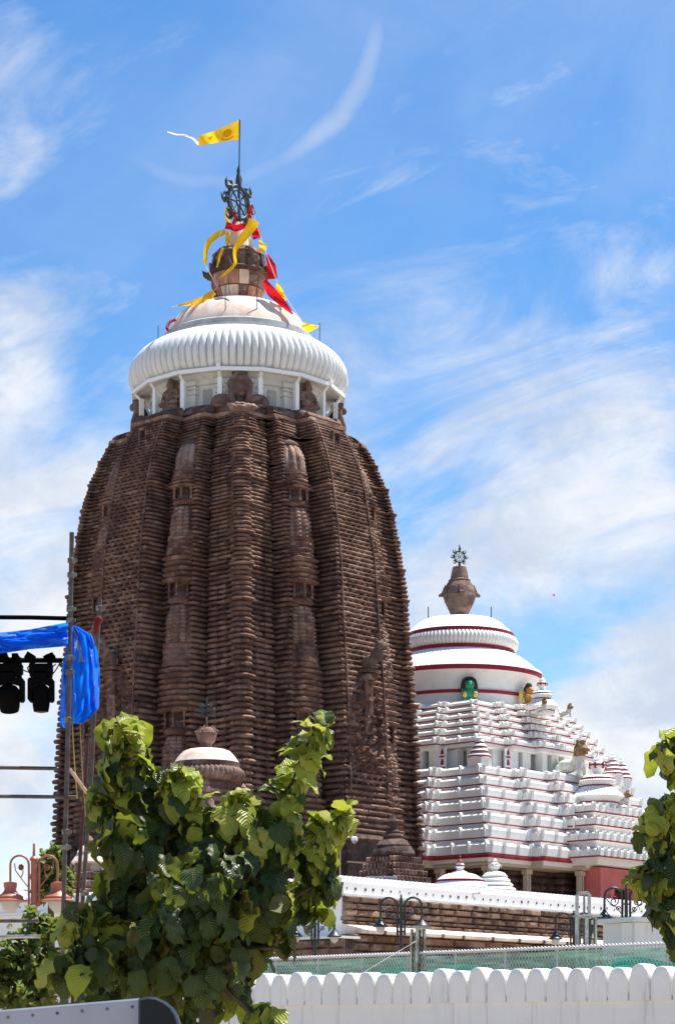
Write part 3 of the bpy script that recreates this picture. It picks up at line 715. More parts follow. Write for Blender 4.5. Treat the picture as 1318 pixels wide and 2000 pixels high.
for grp, fr in ((upper, .52), (lower, .60)):
    for i, (z, hd) in enumerate(grp):
        a = hd/1.414; pitch = (grp[i-1][0]-z) if i else (grp[0][0]-grp[1][0])
        fh = pitch*fr; zt = z+fh
        up_in = a - (hd - (grp[i-1][1] if i else hd-1.1))/1.414 - .25
        mb = MB()
        mb.rings([hring(a, -.30, z-pitch*.5), hring(a, -.13, z-pitch*.16), hring(a, -.05, z-.03), hring(a, -.02, z), hring(a, 0, z+.10), hring(a, 0, zt-.06), hring(a, -.05, zt), hring(a, -.34, zt+pitch*.16), hring(up_in, -.05, zt+pitch*.20)])
        tier = mb.build('roof_tier', LIME, hall, local=True)
        MB().rings([hring(a, .0, z-.035), hring(a, .03, z-.03), hring(a, .03, z+.055), hring(a, .0, z+.06)], cap=False).build('crimson_line', RED, tier, local=True)
        p = hplan(a); es = pick_edges(p)
        for A, B in es:
            L = (B-A).length
            if L < .5: continue
            dr = (B-A)/L; nrm = Vector((dr.y, -dr.x, 0))
            wn = Rz(ROT) @ nrm
            if wn.y > .4: continue
            n = max(1, int(L/(1.6 if grp is upper else 1.9))); 
            for q in range(n+1):
                d = .18 + (L-.36)*q/n + (random.uniform(-.12, .12) if 0 < q < n else 0)
                pt = A + dr*d
                teeth.append((hd, tier, (pt.x, pt.y, z+.1-ZB), math.atan2(nrm.y, nrm.x)-PI/2, fh + .10*pitch/.7 + random.uniform(-.05, .06), wn.x > -.4))
teeth.sort(key=lambda t: (-t[0], not t[5]))
mass = MB()
for q, (hd, tier, loc, rz, h, _) in enumerate(teeth):
    sx = random.uniform(.85, 1.2)
    if q < 210: inst('merlon', TM, tier, loc, (0, 0, rz), (sx, 1, h))
    else:
        ca, sa = math.cos(rz), math.sin(rz)
        mass.add([(x*sx*ca-y*sa+loc[0], x*sx*sa+y*ca+loc[1], z_*h+loc[2]) for x, y, z_ in TB.v], TB.f)
o = mass.build('merlons', LIME, hall, local=True); o['kind'] = 'stuff'
# recessed storey between the two stacks of tiers
rec = MB().rings([hring(11.3/1.414, 0, 24.6), hring(11.3/1.414, 0, 27.4)]).build('recessed_wall', LIME, hall, local=True)
MB().rings([hring(13.9/1.414, -.05, 27.05), hring(13.9/1.414, -.05, 27.3)]).build('storey_soffit', LIME, hall, local=True)
a = 13.4/1.414
for f in (2, 3):
    near = -1 if f == 3 else 1
    for t, w in ((.93, .9), (.70, 1.0), (.55, .9), (.36, .9), (.18, .55), (.02, .8), (-.16, .6), (-.36, .9), (-.56, .9), (-.75, 1.0), (-.93, .9)):
        n_ = 1.0 if abs(t) > .6 else (1.075 if abs(t) > .3 else 1.15)
        ca, sa = math.cos(f*PI/2), math.sin(f*PI/2); tt = t*near
        x, y = (n_*ca - tt*sa)*a, (n_*sa + tt*ca)*a
        R = Rz(f*PI/2)
        MB().box(Vector((x, y, 26.0-ZB)) - R @ Vector((.45, 0, 0)), (.8, w*1.25, 2.75), R).build('pillar', LIME, hall, local=True)
        if t in (.55, -.56):
            pn = MB().box(Vector((x, y, 26.1-ZB)) - R @ Vector((.02, -near*(w*.62+.45), 0)), (.12, .75, 1.9), R).build('niche_panel', LIME_D, hall, local=True)
            m = MB()
            for dz, s_ in ((-.75, .6), (-.35, .34), (-.15, .2), (.2, .56), (.55, .3), (.72, .14)):
                m.box(Vector((x, y, 26.1+dz-ZB)) - R @ Vector((-.05, -near*(w*.62+.45), 0)), (.06, s_, .14 if s_ > .5 else .3), R)
            m.build('niche_motif', RED, pn, local=True)
# neck, bell and crown
Z = lambda z: z-ZB
MB().rings([hring(10.7/1.414, -.3, 31.0), hring(9.9/1.414, 0, 31.5)]).build('roof_deck', LIME, hall, local=True)
MB().lathe([(6.75, Z(31.2)), (6.75, Z(32.6)), (6.9, Z(32.9)), (6.8, Z(33.0)), (6.85, Z(33.6)), (7.2, Z(34.3)), (7.5, Z(34.62))], 96).build('hall_neck', LIME, hall, smooth=35, local=True)
MB().lathe([(6.8, Z(32.62)), (6.95, Z(32.65)), (6.97, Z(32.9)), (6.8, Z(32.92))], 96, cap=False).build('crimson_line', RED, hall, smooth=35, local=True)
MB().lathe([(7.45, Z(34.6)), (7.62, Z(34.62)), (7.62, Z(35.02)), (7.4, Z(35.06))], 96, cap=False).build('crimson_band', RED, hall, smooth=35, local=True)
MB().lathe([(7.55, Z(35.02)), (7.4, Z(35.2)), (6.6, Z(35.95)), (5.7, Z(36.6)), (5.05, Z(36.95)), (4.9, Z(37.0))], 96).build('bell_roof', LIMEBR, hall, smooth=35, local=True)
for q in range(90):
    a_ = 2*PI*q/90; R = Rz(a_)
    if (Rz(ROT) @ R @ Vector((1, 0, 0))).y > .35: continue
    MB().add([R @ Vector(v) for v in ((7.66, -.2, Z(35.0)), (7.66, .2, Z(35.0)), (7.45, 0, Z(35.3)), (7.5, -.2, Z(35.0)), (7.5, .2, Z(35.0)))], [(0, 1, 2), (3, 2, 4), (0, 2, 3), (1, 4, 2)]).build('eave_tooth', LIMEBR, hall, local=True)
MB().lathe([(4.85, Z(36.9)), (5.0, Z(36.95)), (5.0, Z(37.3)), (4.8, Z(37.35))], 80, cap=False).build('crimson_band', RED, hall, smooth=35, local=True)
MB().lathe([(4.8, Z(37.25)), (5.15, Z(37.4)), (5.38, Z(37.75)), (5.38, Z(38.1)), (5.15, Z(38.45)), (4.9, Z(38.6))], 90*6, flutes=90, amp=.032).build('ribbed_crown', LIME, hall, smooth=50, local=True)
MB().lathe([(4.8, Z(38.55)), (4.97, Z(38.6)), (4.97, Z(38.85)), (4.75, Z(38.9))], 80, cap=False).build('crimson_band', RED, hall, smooth=35, local=True)
MB().lathe([(4.9, Z(38.85)), (4.5, Z(39.25)), (3.9, Z(39.8)), (3.3, Z(40.15)), (3.0, Z(40.2))], 80).build('dome_cap', LIMEBR, hall, smooth=40, local=True)
pot = MB().lathe([(1.05, Z(40.15)), (1.05, Z(40.4)), (.75, Z(40.55)), (.95, Z(41.1)), (1.35, Z(41.9)), (1.48, Z(42.3)), (1.5, Z(42.4)), (1.55, Z(42.45)), (1.5, Z(42.6)), (1.45, Z(43.0)), (1.2, Z(43.5)), (1.0, Z(43.8)), (1.02, Z(43.9)), (.85, Z(44.0)), (.72, Z(44.7)), (.62, Z(45.1))], 28, flutes=14, amp=.02).build('pot_finial', FIGST, hall, smooth=35, local=True)
for q in range(4):
    R = Rz(q*PI/2+PI/4); m = MB(); pl = [(1.3, 43.5), (1.5, 43.1), (1.62, 42.75), (1.9, 42.55), (1.88, 42.4), (1.5, 42.4), (1.2, 42.9)]; n = len(pl)
    m.add([R @ Vector((r, -.16, z-ZB)) for r, z in pl] + [R @ Vector((r, .16, z-ZB)) for r, z in pl], [tuple(range(n))[::-1], tuple(range(n, 2*n))] + [(i, (i+1) % n, (i+1) % n+n, i+n) for i in range(n)])
    m.build('pot_handle', FIGST, pot, local=True)
wheel(hall, (0, 0, Z(46.05)), .58, 'bronze_wheel', (math.cos(-.55), math.sin(-.55), 0), VERD)
m = MB(); m.tube([(0, 0, Z(45.0)), (0, 0, Z(45.6))], .12, 6); m.build('wheel_stem', VERD, hall, local=True)
for aw in (190, -10):
    a_ = math.radians(aw)-ROT; m = MB(); m.tube([(2.9*math.cos(a_), 2.9*math.sin(a_), Z(40.0)), (2.9*math.cos(a_), 2.9*math.sin(a_), Z(41.4))], .05, 5); m.build('lightning_rod', ROD, hall, local=True)
# body under the roof: stone wall, red eave, cream posts
MB().rings([hring(20.8/1.414, .02, 16.95), hring(20.8/1.414, .05, 17.0), hring(20.8/1.414, .05, 17.17), hring(20.8/1.414, .0, 17.18)]).build('crimson_eave', RED, hall, local=True)
MB().rings([hring(20.4/1.414, 0, 16.35), hring(20.4/1.414, 0, 16.93)]).build('eave_beam', CREAM, hall, local=True)
zz = 6.0; i = 0
while zz < 16.3:
    h = .62; a_ = 17.2/1.414
    MB().rings([hring(a_, -.12, zz), hring(a_, .06, zz+.15), hring(a_, .09, zz+.35), hring(a_, .02, zz+.5), hring(a_, -.12, zz+.62)]).build('wall_course', STONE_D, hall, smooth=50, local=True)
    zz += h; i += 1
for f in (2, 3):
    near = -1 if f == 3 else 1
    for t in (.97, .62, .30, -.05, -.4, -.75):
        n_ = .985 if abs(t) > .6 else (1.06 if abs(t) > .3 else 1.14)
        if f == 3 and t in (-.05,): continue
        a_ = 20.2/1.414; ca, sa = math.cos(f*PI/2), math.sin(f*PI/2); tt = t*near
        x, y = (n_*ca - tt*sa)*a_, (n_*sa + tt*ca)*a_; R = Rz(f*PI/2)
        m = MB(); m.box((x, y, Z(11.0)), (.45, .16, 10), R); m.box(Vector((x, y, Z(11.0))) + R @ Vector((0, .34, 0)), (.45, .16, 10), R); m.box(Vector((x, y, Z(16.1))) + R @ Vector((0, .17, 0)), (.6, .75, .4), R)
        for zr in np.arange(8, 16, 1.0): m.box(Vector((x, y, Z(zr))) + R @ Vector((0, .17, 0)), (.2, .2, .12), R)
        m.build('concrete_post', CREAM, hall, local=True)
# porch projecting from the right-hand side, with its own bell roof
def lp(n, t, z): return Vector((t, -n, z-ZB))           # local point on face 3 (normal -y): n outwards, t away from the viewer
porch = MB()
for z, hw, dep in ((21.35, 3.5, 17.2), (20.15, 4.1, 17.8), (18.8, 4.7, 18.4), (17.35, 5.3, 19.0)):
    A = [(-hw, -dep), (hw, -dep), (hw, -9), (-hw, -9)]
    L_ = lambda d, zz: [(x+(d if x > 0 else -d), (y-d if y < -9.5 else y), zz-ZB) for x, y in A]
    t_ = MB().rings([L_(-.6, z-.6), L_(-.35, z-.25), L_(-.02, z-.02), L_(0, z+.08), L_(0, z+.6), L_(-.4, z+.75)]).build('porch_tier', LIME, hall, local=True)
    MB().rings([L_(0, z-.03), L_(.035, z-.025), L_(.035, z+.09), L_(0, z+.095)], cap=False).build('crimson_line', RED, t_, local=True)
    for A0, B0 in (((-hw, -dep), (hw, -dep)), ((-hw, -10.5), (-hw, -dep))):
        A1, B1 = Vector((*A0, 0)), Vector((*B0, 0)); Ln = (B1-A1).length; n = int(Ln/.95); dr = (B1-A1)/Ln; nr = Vector((dr.y, -dr.x, 0))
        for q in range(n+1):
            p = A1 + dr*(Ln*q/n); inst('merlon', TM, t_, (p.x, p.y, z+.1-ZB), (0, 0, math.atan2(nr.y, nr.x)-PI/2), (1, 1, .75))
pc = lp(15.2, 0, 0); pc = (pc.x, pc.y, 0)
def small_bell(c, z, s, parent, name='porch_roof', zs=1.08):
    Z = lambda q: (z + (q-z)*zs) - ZB
    q0 = MB().lathe([(2.55*s, Z(z)), (2.55*s, Z(z+.55*s)), (2.9*s, Z(z+.9*s)), (3.25*s, Z(z+1.1*s))], 48, c=c).build(name, LIME, parent, smooth=35, local=True)
    MB().lathe([(2.56*s, Z(z+.42*s)), (2.62*s, Z(z+.43*s)), (2.62*s, Z(z+.55*s)), (2.56*s, Z(z+.56*s))], 48, c=c, cap=False).build('crimson_line', RED, q0, local=True)
    MB().lathe([(3.3*s, Z(z+1.08*s)), (3.32*s, Z(z+1.2*s)), (2.2*s, Z(z+2.25*s)), (1.95*s, Z(z+2.35*s))], 120, c=c, flutes=40, amp=.05).build('fluted_bell', LIMEBR, q0, smooth=30, local=True)
    MB().lathe([(1.7*s, Z(z+2.3*s)), (1.75*s, Z(z+2.5*s)), (1.95*s, Z(z+2.55*s)), (2.3*s, Z(z+2.8*s)), (2.32*s, Z(z+3.0*s)), (2.05*s, Z(z+3.2*s))], 160, c=c, flutes=40, amp=.04).build('ribbed_disc', LIME, q0, smooth=40, local=True)
    MB().lathe([(1.72*s, Z(z+2.36*s)), (1.8*s, Z(z+2.37*s)), (1.85*s, Z(z+2.5*s)), (1.7*s, Z(z+2.52*s))], 48, c=c, cap=False).build('crimson_line', RED, q0, local=True)
    MB().lathe([(2.0*s, Z(z+3.15*s)), (2.06*s, Z(z+3.17*s)), (2.06*s, Z(z+3.36*s)), (1.9*s, Z(z+3.4*s))], 48, c=c, cap=False).build('crimson_line', RED, q0, local=True)
    MB().lathe([(2.0*s, Z(z+3.36*s)), (1.6*s, Z(z+3.65*s)), (.8*s, Z(z+3.8*s))], 48, c=c).build('dome_cap', LIMEBR, q0, smooth=40, local=True)
    pt = MB().lathe([(.55*s, Z(z+3.75*s)), (.6*s, Z(z+3.85*s)), (.45*s, Z(z+3.95*s)), (.85*s, Z(z+4.4*s)), (1.0*s, Z(z+4.75*s)), (.95*s, Z(z+5.05*s)), (.6*s, Z(z+5.35*s)), (.62*s, Z(z+5.5*s)), (.3*s, Z(z+5.75*s)), (.12*s, Z(z+6.1*s)), (.16*s, Z(z+6.25*s)), (.02*s, Z(z+6.6*s))], 28, c=c).build('pot_finial', LIMEBR, q0, smooth=40, local=True)
    MB().lathe([(.95*s, Z(z+4.75*s)), (1.03*s, Z(z+4.76*s)), (1.02*s, Z(z+4.95*s)), (.93*s, Z(z+4.97*s))], 28, c=c, cap=False).build('crimson_line', RED, pt, local=True)
    for k in range(6):
        R = Rz(k*PI/3+.3); m = MB(); m.box(R @ Vector((.98*s, 0, 0)) + Vector((c[0], c[1], Z(z+4.8*s))), (.22*s, .2*s, .75*s), R); m.build('pot_strap', RED, pt, local=True)
    return q0
small_bell(pc, 22.1, .70, hall)
pc2 = lp(10.4, -1.5, 0); small_bell((pc2.x, pc2.y, 0), 30.5, .42, hall, 'roof_turret', 1.3)
# rose painted entrance below the porch
m = MB()
e0 = hall
for (t0, t1, n0, n1, z0, z1) in ((-3.6, -2.4, 15.5, 18.0, 6, 16.6), (3.0, 4.6, 15.5, 18.6, 6, 16.6), (-2.4, 3.0, 15.4, 17.8, 15.0, 16.6)):
    c = (lp(n0, t0, z0) + lp(n1, t1, z1))/2
    MB().box(c, (abs(t1-t0)-.01, n1-n0, z1-z0)).build('entrance_wall', ROSE, hall, local=True)
for t in (-1.6, 2.2):
    c = lp(17.3, t, 0)
    MB().lathe([(.55, Z(6)), (.55, Z(6.5)), (.38, Z(6.6)), (.36, Z(13.6)), (.45, Z(13.7)), (.42, Z(13.8)), (.62, Z(14.5)), (.62, Z(14.98))], 12, c=(c.x, c.y, 0)).build('entrance_column', ROSE, hall, smooth=40, local=True)
MB().box((lp(16.2, -3, 6)+lp(16.4, 3, 14.6))/2, (5.9, .2, 8.5)).build('entrance_back', RED, hall, local=True)
# little model shrines on the ledges
def mini_shrine(c, z, s, lab):
    v = Rz(ROT) @ Vector((c[0], c[1], 0)); t = thing('miniature_shrine', (JX+v.x, JY+v.y, z), lab, 'shrine', 'miniature white shrines on the hall ledges', ROT)
    MB().box((0, 0, .55*s), (1.5*s, 1.5*s, 1.1*s)).build('body', LIME, t, local=True)
    for i in range(4):
        r = (1.02-.2*i)*s; z0 = (1.1+.42*i)*s
        q = MB().lathe([(r*.8, z0), (r, z0+.1*s), (r, z0+.25*s), (r*.72, z0+.43*s)], 24).build('roof_tier', LIMEBR, t, smooth=35, local=True)
        MB().lathe([(r*.99, z0+.06*s), (r*1.03, z0+.07*s), (r*1.03, z0+.17*s), (r*.99, z0+.18*s)], 24, cap=False).build('crimson_line', RED, q, local=True)
    MB().lathe([(.3*s, 2.75*s), (.34*s, 2.9*s), (.1*s, 3.05*s), (.14*s, 3.2*s), (.02*s, 3.4*s)], 12).build('finial', LIMEBR, t, smooth=40, local=True)
k_ = 14.6/1.414
mini_shrine((-k_, -k_), 24.75, .95, 'tiny white shrine with red bands on the hall ledge at its near corner')
mini_shrine((6.4, -12.4), 24.75, .9, 'tiny white banded shrine beside the far side of the porch pot')
mini_shrine((10.4, -10.6), 24.75, .95, 'tiny white banded shrine at the far right end of the hall ledge')
# painted figures on the roof
gfig = blob([((0, 0, .25), (.7, .5, .28)), ((0, 0, .9), (.5, .4, .6)), ((0, -.05, 1.55), (.42, .4, .4)), ((-.45, -.3, .5), (.2, .2, .5)), ((.45, -.3, .5), (.2, .2, .5)), ((0, -.4, 1.5), (.16, .14, .12)), ((-.55, 0, 1.1), (-.55, -.35, .6), .17, .14), ((.55, 0, 1.1), (.55, -.35, .6), .17, .14), ((0, -.3, 1.7), (.3, .14, .06))], .06, 2)
ghair = blob([((0, .18, 1.75), (.66, .4, .5)), ((-.45, .15, 1.4), (.28, .3, .45)), ((.45, .15, 1.4), (.28, .3, .45))], .07, 2)
gknee = blob([((-.45, -.42, .72), (.2, .16, .28)), ((.45, -.42, .72), (.2, .16, .28))], .05, 2)
c1 = Rz(ROT) @ Vector((-5.35, -5.35, 0))
t = thing('green_figure', (JX+c1.x, JY+c1.y, 31.45), 'green painted seated figure with dark hair under the red-edged bell roof', 'statue', rz=math.radians(3.5))
t.scale = (1.05, 1.05, 1.1)
fig('body', gfig, GREENF, t); fig('hair', ghair, DARKHAIR, t); fig('knee', gknee, SKINF, t)
wfig = blob([((0, 0, .3), (.7, .55, .32)), ((0, 0, .95), (.45, .38, .6)), ((0, -.05, 1.6), (.34, .36, .38)), ((0, -.4, 1.55), (.12, .2, .1)), ((-.5, -.2, 1.05), (-.2, -.5, 1.0), .15, .12), ((.5, -.2, 1.05), (.2, -.5, 1.0), .15, .12), ((0, -.35, .4), (.5, .35, .25))], .06, 2)
wing = blob([((-.75, .3, 1.1), (.28, .12, .75)), ((.75, .3, 1.1), (.28, .12, .75)), ((0, .3, 1.1), (.7, .1, .2))], .05, 2)
crownf = blob([((0, 0, 2.0), (.3, .3, .3)), ((0, .2, 1.7), (.36, .25, .35))], .05, 1)
c1 = Rz(ROT) @ Vector((.3, -7.6, 0))
t = thing('winged_figure', (JX+c1.x, JY+c1.y, 31.5), 'ochre kneeling winged figure beside the small white roof turret', 'statue', rz=ROT)
fig('body', wfig, GOLDF, t); fig('wings', wing, SKINF, t); fig('crown', crownf, DARKHAIR, t)
lbody = blob([((0, .4, 1.0), (.65, 1.1, .6)), ((0, -.7, 1.5), (.55, .55, .75)), ((-.35, -.9, 1.2), (-.4, -1.1, .15), .25, .18), ((.35, -.9, 1.2), (.4, -1.1, .15), .25, .18), ((-.4, 1.1, .8), (-.45, 1.0, .12), .4, .2), ((.4, 1.1, .8), (.45, 1.0, .12), .4, .2), ((0, 1.4, 1.1), (.1, 1.8, 2.0), .14, .1), ((0, .1, .06), (.8, 1.6, .1))], .08, 2)
lmane = blob([((0, -.9, 2.3), (.62, .55, .65)), ((0, -.75, 1.8), (.55, .45, .5)), ((0, -1.45, 2.25), (.36, .32, .2)), ((0, -1.35, 1.95), (.3, .3, .12)), ((-.4, -.9, 2.9), (.16, .14, .25)), ((.4, -.9, 2.9), (.16, .14, .25)), ((0, -1.1, 2.95), (.3, .3, .18))], .07, 2)
def roof_lion(n, tt, z, s, rz, lab, white=True):
    v = Rz(ROT) @ Vector((tt, -n, 0)); t = thing('roof_lion', (JX+v.x, JY+v.y, z), lab, 'statue', rz=rz); t.scale = (s, s, s)
    fig('body', lbody, WFIG, t); fig('mane', lmane, MANE, t)
roof_lion(12.6, -.2, 24.85, 1.05, ROT, 'large white lion with ochre mane standing above the porch roof')
roof_lion(11.6, -3.2, 30.3, .4, ROT-.3, 'small white lion with ochre mane, near side of the roof turret')
roof_lion(11.6, .3, 30.3, .4, ROT+.5, 'small ochre-maned lion, far side of the roof turret')
roof_lion(16.6, 1.6, 22.1, .5, ROT+.6, 'small white lion at the right edge of the porch roof')
# ------------------------------------------------------------------ smaller shrines inside the precinct
def place(x, y, Y): p = P(x, y, Y); return p
def stone_shrine(x, ytop, Y, s, lab, kind):
    """brown shrine roof standing on the terrace, its tip at plate point (x, ytop)"""
    tip = P(x, ytop, Y); t = thing('stone_shrine', (tip.x, tip.y, ZB), lab, 'shrine', rz=ROT)
    zt = tip.z - ZB
    if kind == 'crown':
        q = zt - 5.25
        MB().box((0, 0, (q-.6)*.5), (3.7, 3.7, q-.6)).build('body', STONE, t, local=True)
        for i in range(6): MB().box((0, 0, q-.75-i*.5), (4.1-.1*(i % 2), 4.1-.1*(i % 2), .3)).build('moulding', STONE, t, local=True)
        for i in range(4):
            R = Rz(i*PI/2+PI/4); p_ = R @ Vector((2.3, 0, q-.7)); MB().lathe([(.5, -1.6), (.5, -.7), (.4, -.5), (.48, -.3), (.3, -.05), (.34, .1), (.18, .3), (.22, .45), (.03, .7)], 14, c=(p_.x, p_.y, p_.z)).build('niche_spire', STONE_L, t, smooth=40, local=True)
        MB().lathe([(1.7, q-.6), (1.7, q-.1), (1.95, q+.05)], 32).build('neck', STONE, t, local=True)
        MB().lathe([(1.9, q), (2.25, q+.1), (2.45, q+.42), (2.38, q+.75), (2.05, q+.98)], 44*6, flutes=44, amp=.05).build('ribbed_crown', STONE_L, t, smooth=50, local=True)
        MB().lathe([(2.0, q+.92), (2.1, q+.96), (2.1, q+1.25), (1.95, q+1.28)], 40).build('band', STONE, t, local=True)
        MB().lathe([(2.08, q+1.25), (1.85, q+1.6), (1.5, q+1.98), (1.2, q+2.1), (.5, q+2.14)], 40).build('dome_cap', PINK, t, smooth=40, local=True)
        pt = MB().lathe([(.36, q+2.1), (.34, q+2.45), (.5, q+2.6), (.62, q+2.9), (.66, q+3.1), (.62, q+3.16), (.55, q+3.35), (.42, q+3.48), (.2, q+3.55)], 24).build('pot_finial', STONE_L, t, smooth=45, local=True)
        MB().lathe([(.6, q+3.08), (.69, q+3.1), (.69, q+3.17), (.6, q+3.2)], 24).build('pot_rim', STONE_L, pt, smooth=45, local=True)
        for i in range(4):
            R = Rz(i*PI/2+.4); m = MB(); m.tube([R @ Vector((.15, 0, q+3.5)), R @ Vector((.4, 0, q+3.58)), R @ Vector((.6, 0, q+3.35)), R @ Vector((.8, 0, q+3.28))], .06, 6); m.build('pot_handle', STONE_L, pt, local=True)
        m = MB(); m.tube([(0, 0, q+3.5), (0, 0, q+4.2)], .07, 6); m.build('wheel_stem', STONE_L, t, local=True)
        wheel(t, (0, 0, q+4.62), .40, 'bronze_wheel', (math.cos(-.75), math.sin(-.75), 0), VERD, 8, 6)
    elif kind == 'bell':
        q = zt - 5.6*s
        MB().box((0, 0, q*.5), (4.0*s, 4.0*s, q)).build('body', STONE_D, t, local=True)
        for i in range(5):
            hw = (3.9-.34*i)*s; z0 = q-1.6*s+i*.62*s
            m = MB(); L_ = lambda d, zz: [(x*(hw/2+d)*1.35, y*(hw/2+d)*1.35, zz) for x, y in ((-1,-1),(1,-1),(1,1),(-1,1))]
            m.rings([L_(-.25*s, z0), L_(0, z0+.1*s), L_(.04, z0+.35*s), L_(-.2*s, z0+.55*s)])
            tr = m.build('roof_tier', STONE, t, local=True)
            for f in range(4):
                R = Rz(f*PI/2)
                for e in np.linspace(-hw*.62, hw*.62, 9): inst('merlon', TMS, tr, R @ Vector((e, -hw*.675, z0+.3*s)), (0, 0, f*PI/2+PI), (s*.9, s, .42*s))
        MB().lathe([(1.5*s, q+1.2*s), (1.5*s, q+1.6*s), (1.9*s, q+1.75*s), (2.0*s, q+1.9*s), (1.95*s, q+2.1*s), (1.62*s, q+2.62*s), (1.66*s, q+2.68*s), (1.5*s, q+2.74*s), (1.25*s, q+3.15*s), (.9*s, q+3.3*s)], 40).build('bell_roof', STONE_D, t, smooth=40, local=True)
        MB().lathe([(.85*s, q+3.25*s), (.95*s, q+3.4*s), (1.0*s, q+3.55*s), (.9*s, q+3.7*s), (.7*s, q+3.8*s), (.75*s, q+3.95*s), (.45*s, q+4.15*s), (.3*s, q+4.3*s), (.5*s, q+4.6*s), (.55*s, q+4.9*s), (.3*s, q+5.15*s), (.1*s, q+5.6*s)], 80, flutes=20, amp=.03).build('crown', STONE_D, t, smooth=40, local=True)
    else:
        q = zt - 5.2*s
        MB().box((0, 0, q*.5-1), (6.6*s, 6.6*s, q-2)).build('body', STONE, t, local=True)
        for i in range(5):
            hw = (3.75-.42*i)*s; z0 = q-2.6*s+i*.85*s
            L_ = lambda d, zz: [(x*(hw+d), y*(hw+d), zz) for x, y in ((-1,-1),(1,-1),(1,1),(-1,1))]
            tr = MB().rings([L_(-.3*s, z0), L_(0, z0+.08*s), L_(0, z0+.4*s), L_(-.35*s, z0+.5*s), L_(-.5*s, z0+.85*s)]).build('roof_tier', STONE, t, local=True)
            for f in range(4):
                R = Rz(f*PI/2)
                for e in np.linspace(-hw*.95, hw*.95, 11): inst('merlon', TMS, tr, R @ Vector((e, -hw, z0+.25*s)), (0, 0, f*PI/2+PI), (s*1.1, s, .45*s))
        MB().lathe([(1.3*s, q+1.5*s), (1.3*s, q+2.2*s), (1.75*s, q+2.45*s), (1.8*s, q+2.6*s), (1.25*s, q+3.4*s), (1.2*s, q+3.45*s), (1.25*s, q+3.6*s), (.75*s, q+4.15*s), (.6*s, q+4.25*s)], 32).build('bell_roof', PINK, t, smooth=35, local=True)
        MB().lathe([(.5*s, q+4.2*s), (.62*s, q+4.35*s), (.4*s, q+4.5*s), (.5*s, q+4.7*s), (.05*s, q+5.2*s)], 20).build('finial', STONE_L, t, smooth=35, local=True)
        for i in range(8):
            R = Rz(i*PI/4); me = squat; o = fig('squat_figure', me, STONE_L, t, R @ Vector((1.75*s, 0, q+1.55*s)), i*PI/4+PI/2, .55*s)
TMS = TB.mesh('merlon', STONE_L)
squat = blob([((0, 0, .35), (.5, .35, .35)), ((0, 0, .9), (.35, .28, .4)), ((0, -.05, 1.4), (.28, .28, .28)), ((-.4, -.2, .5), (.16, .2, .35)), ((.4, -.2, .5), (.16, .2, .35))], .07, 1)
stone_shrine(404, 1368, 140, .92, 'small brown shrine with pale dome and ribbed disc behind the leafy tree', 'crown')
stone_shrine(768, 1590, 150, .74, 'brown bell-roofed stone shrine at the foot of the big tower', 'bell')
stone_shrine(176, 1632, 128, .60, 'small brown tiered shrine behind the scaffold poles', 'tier')
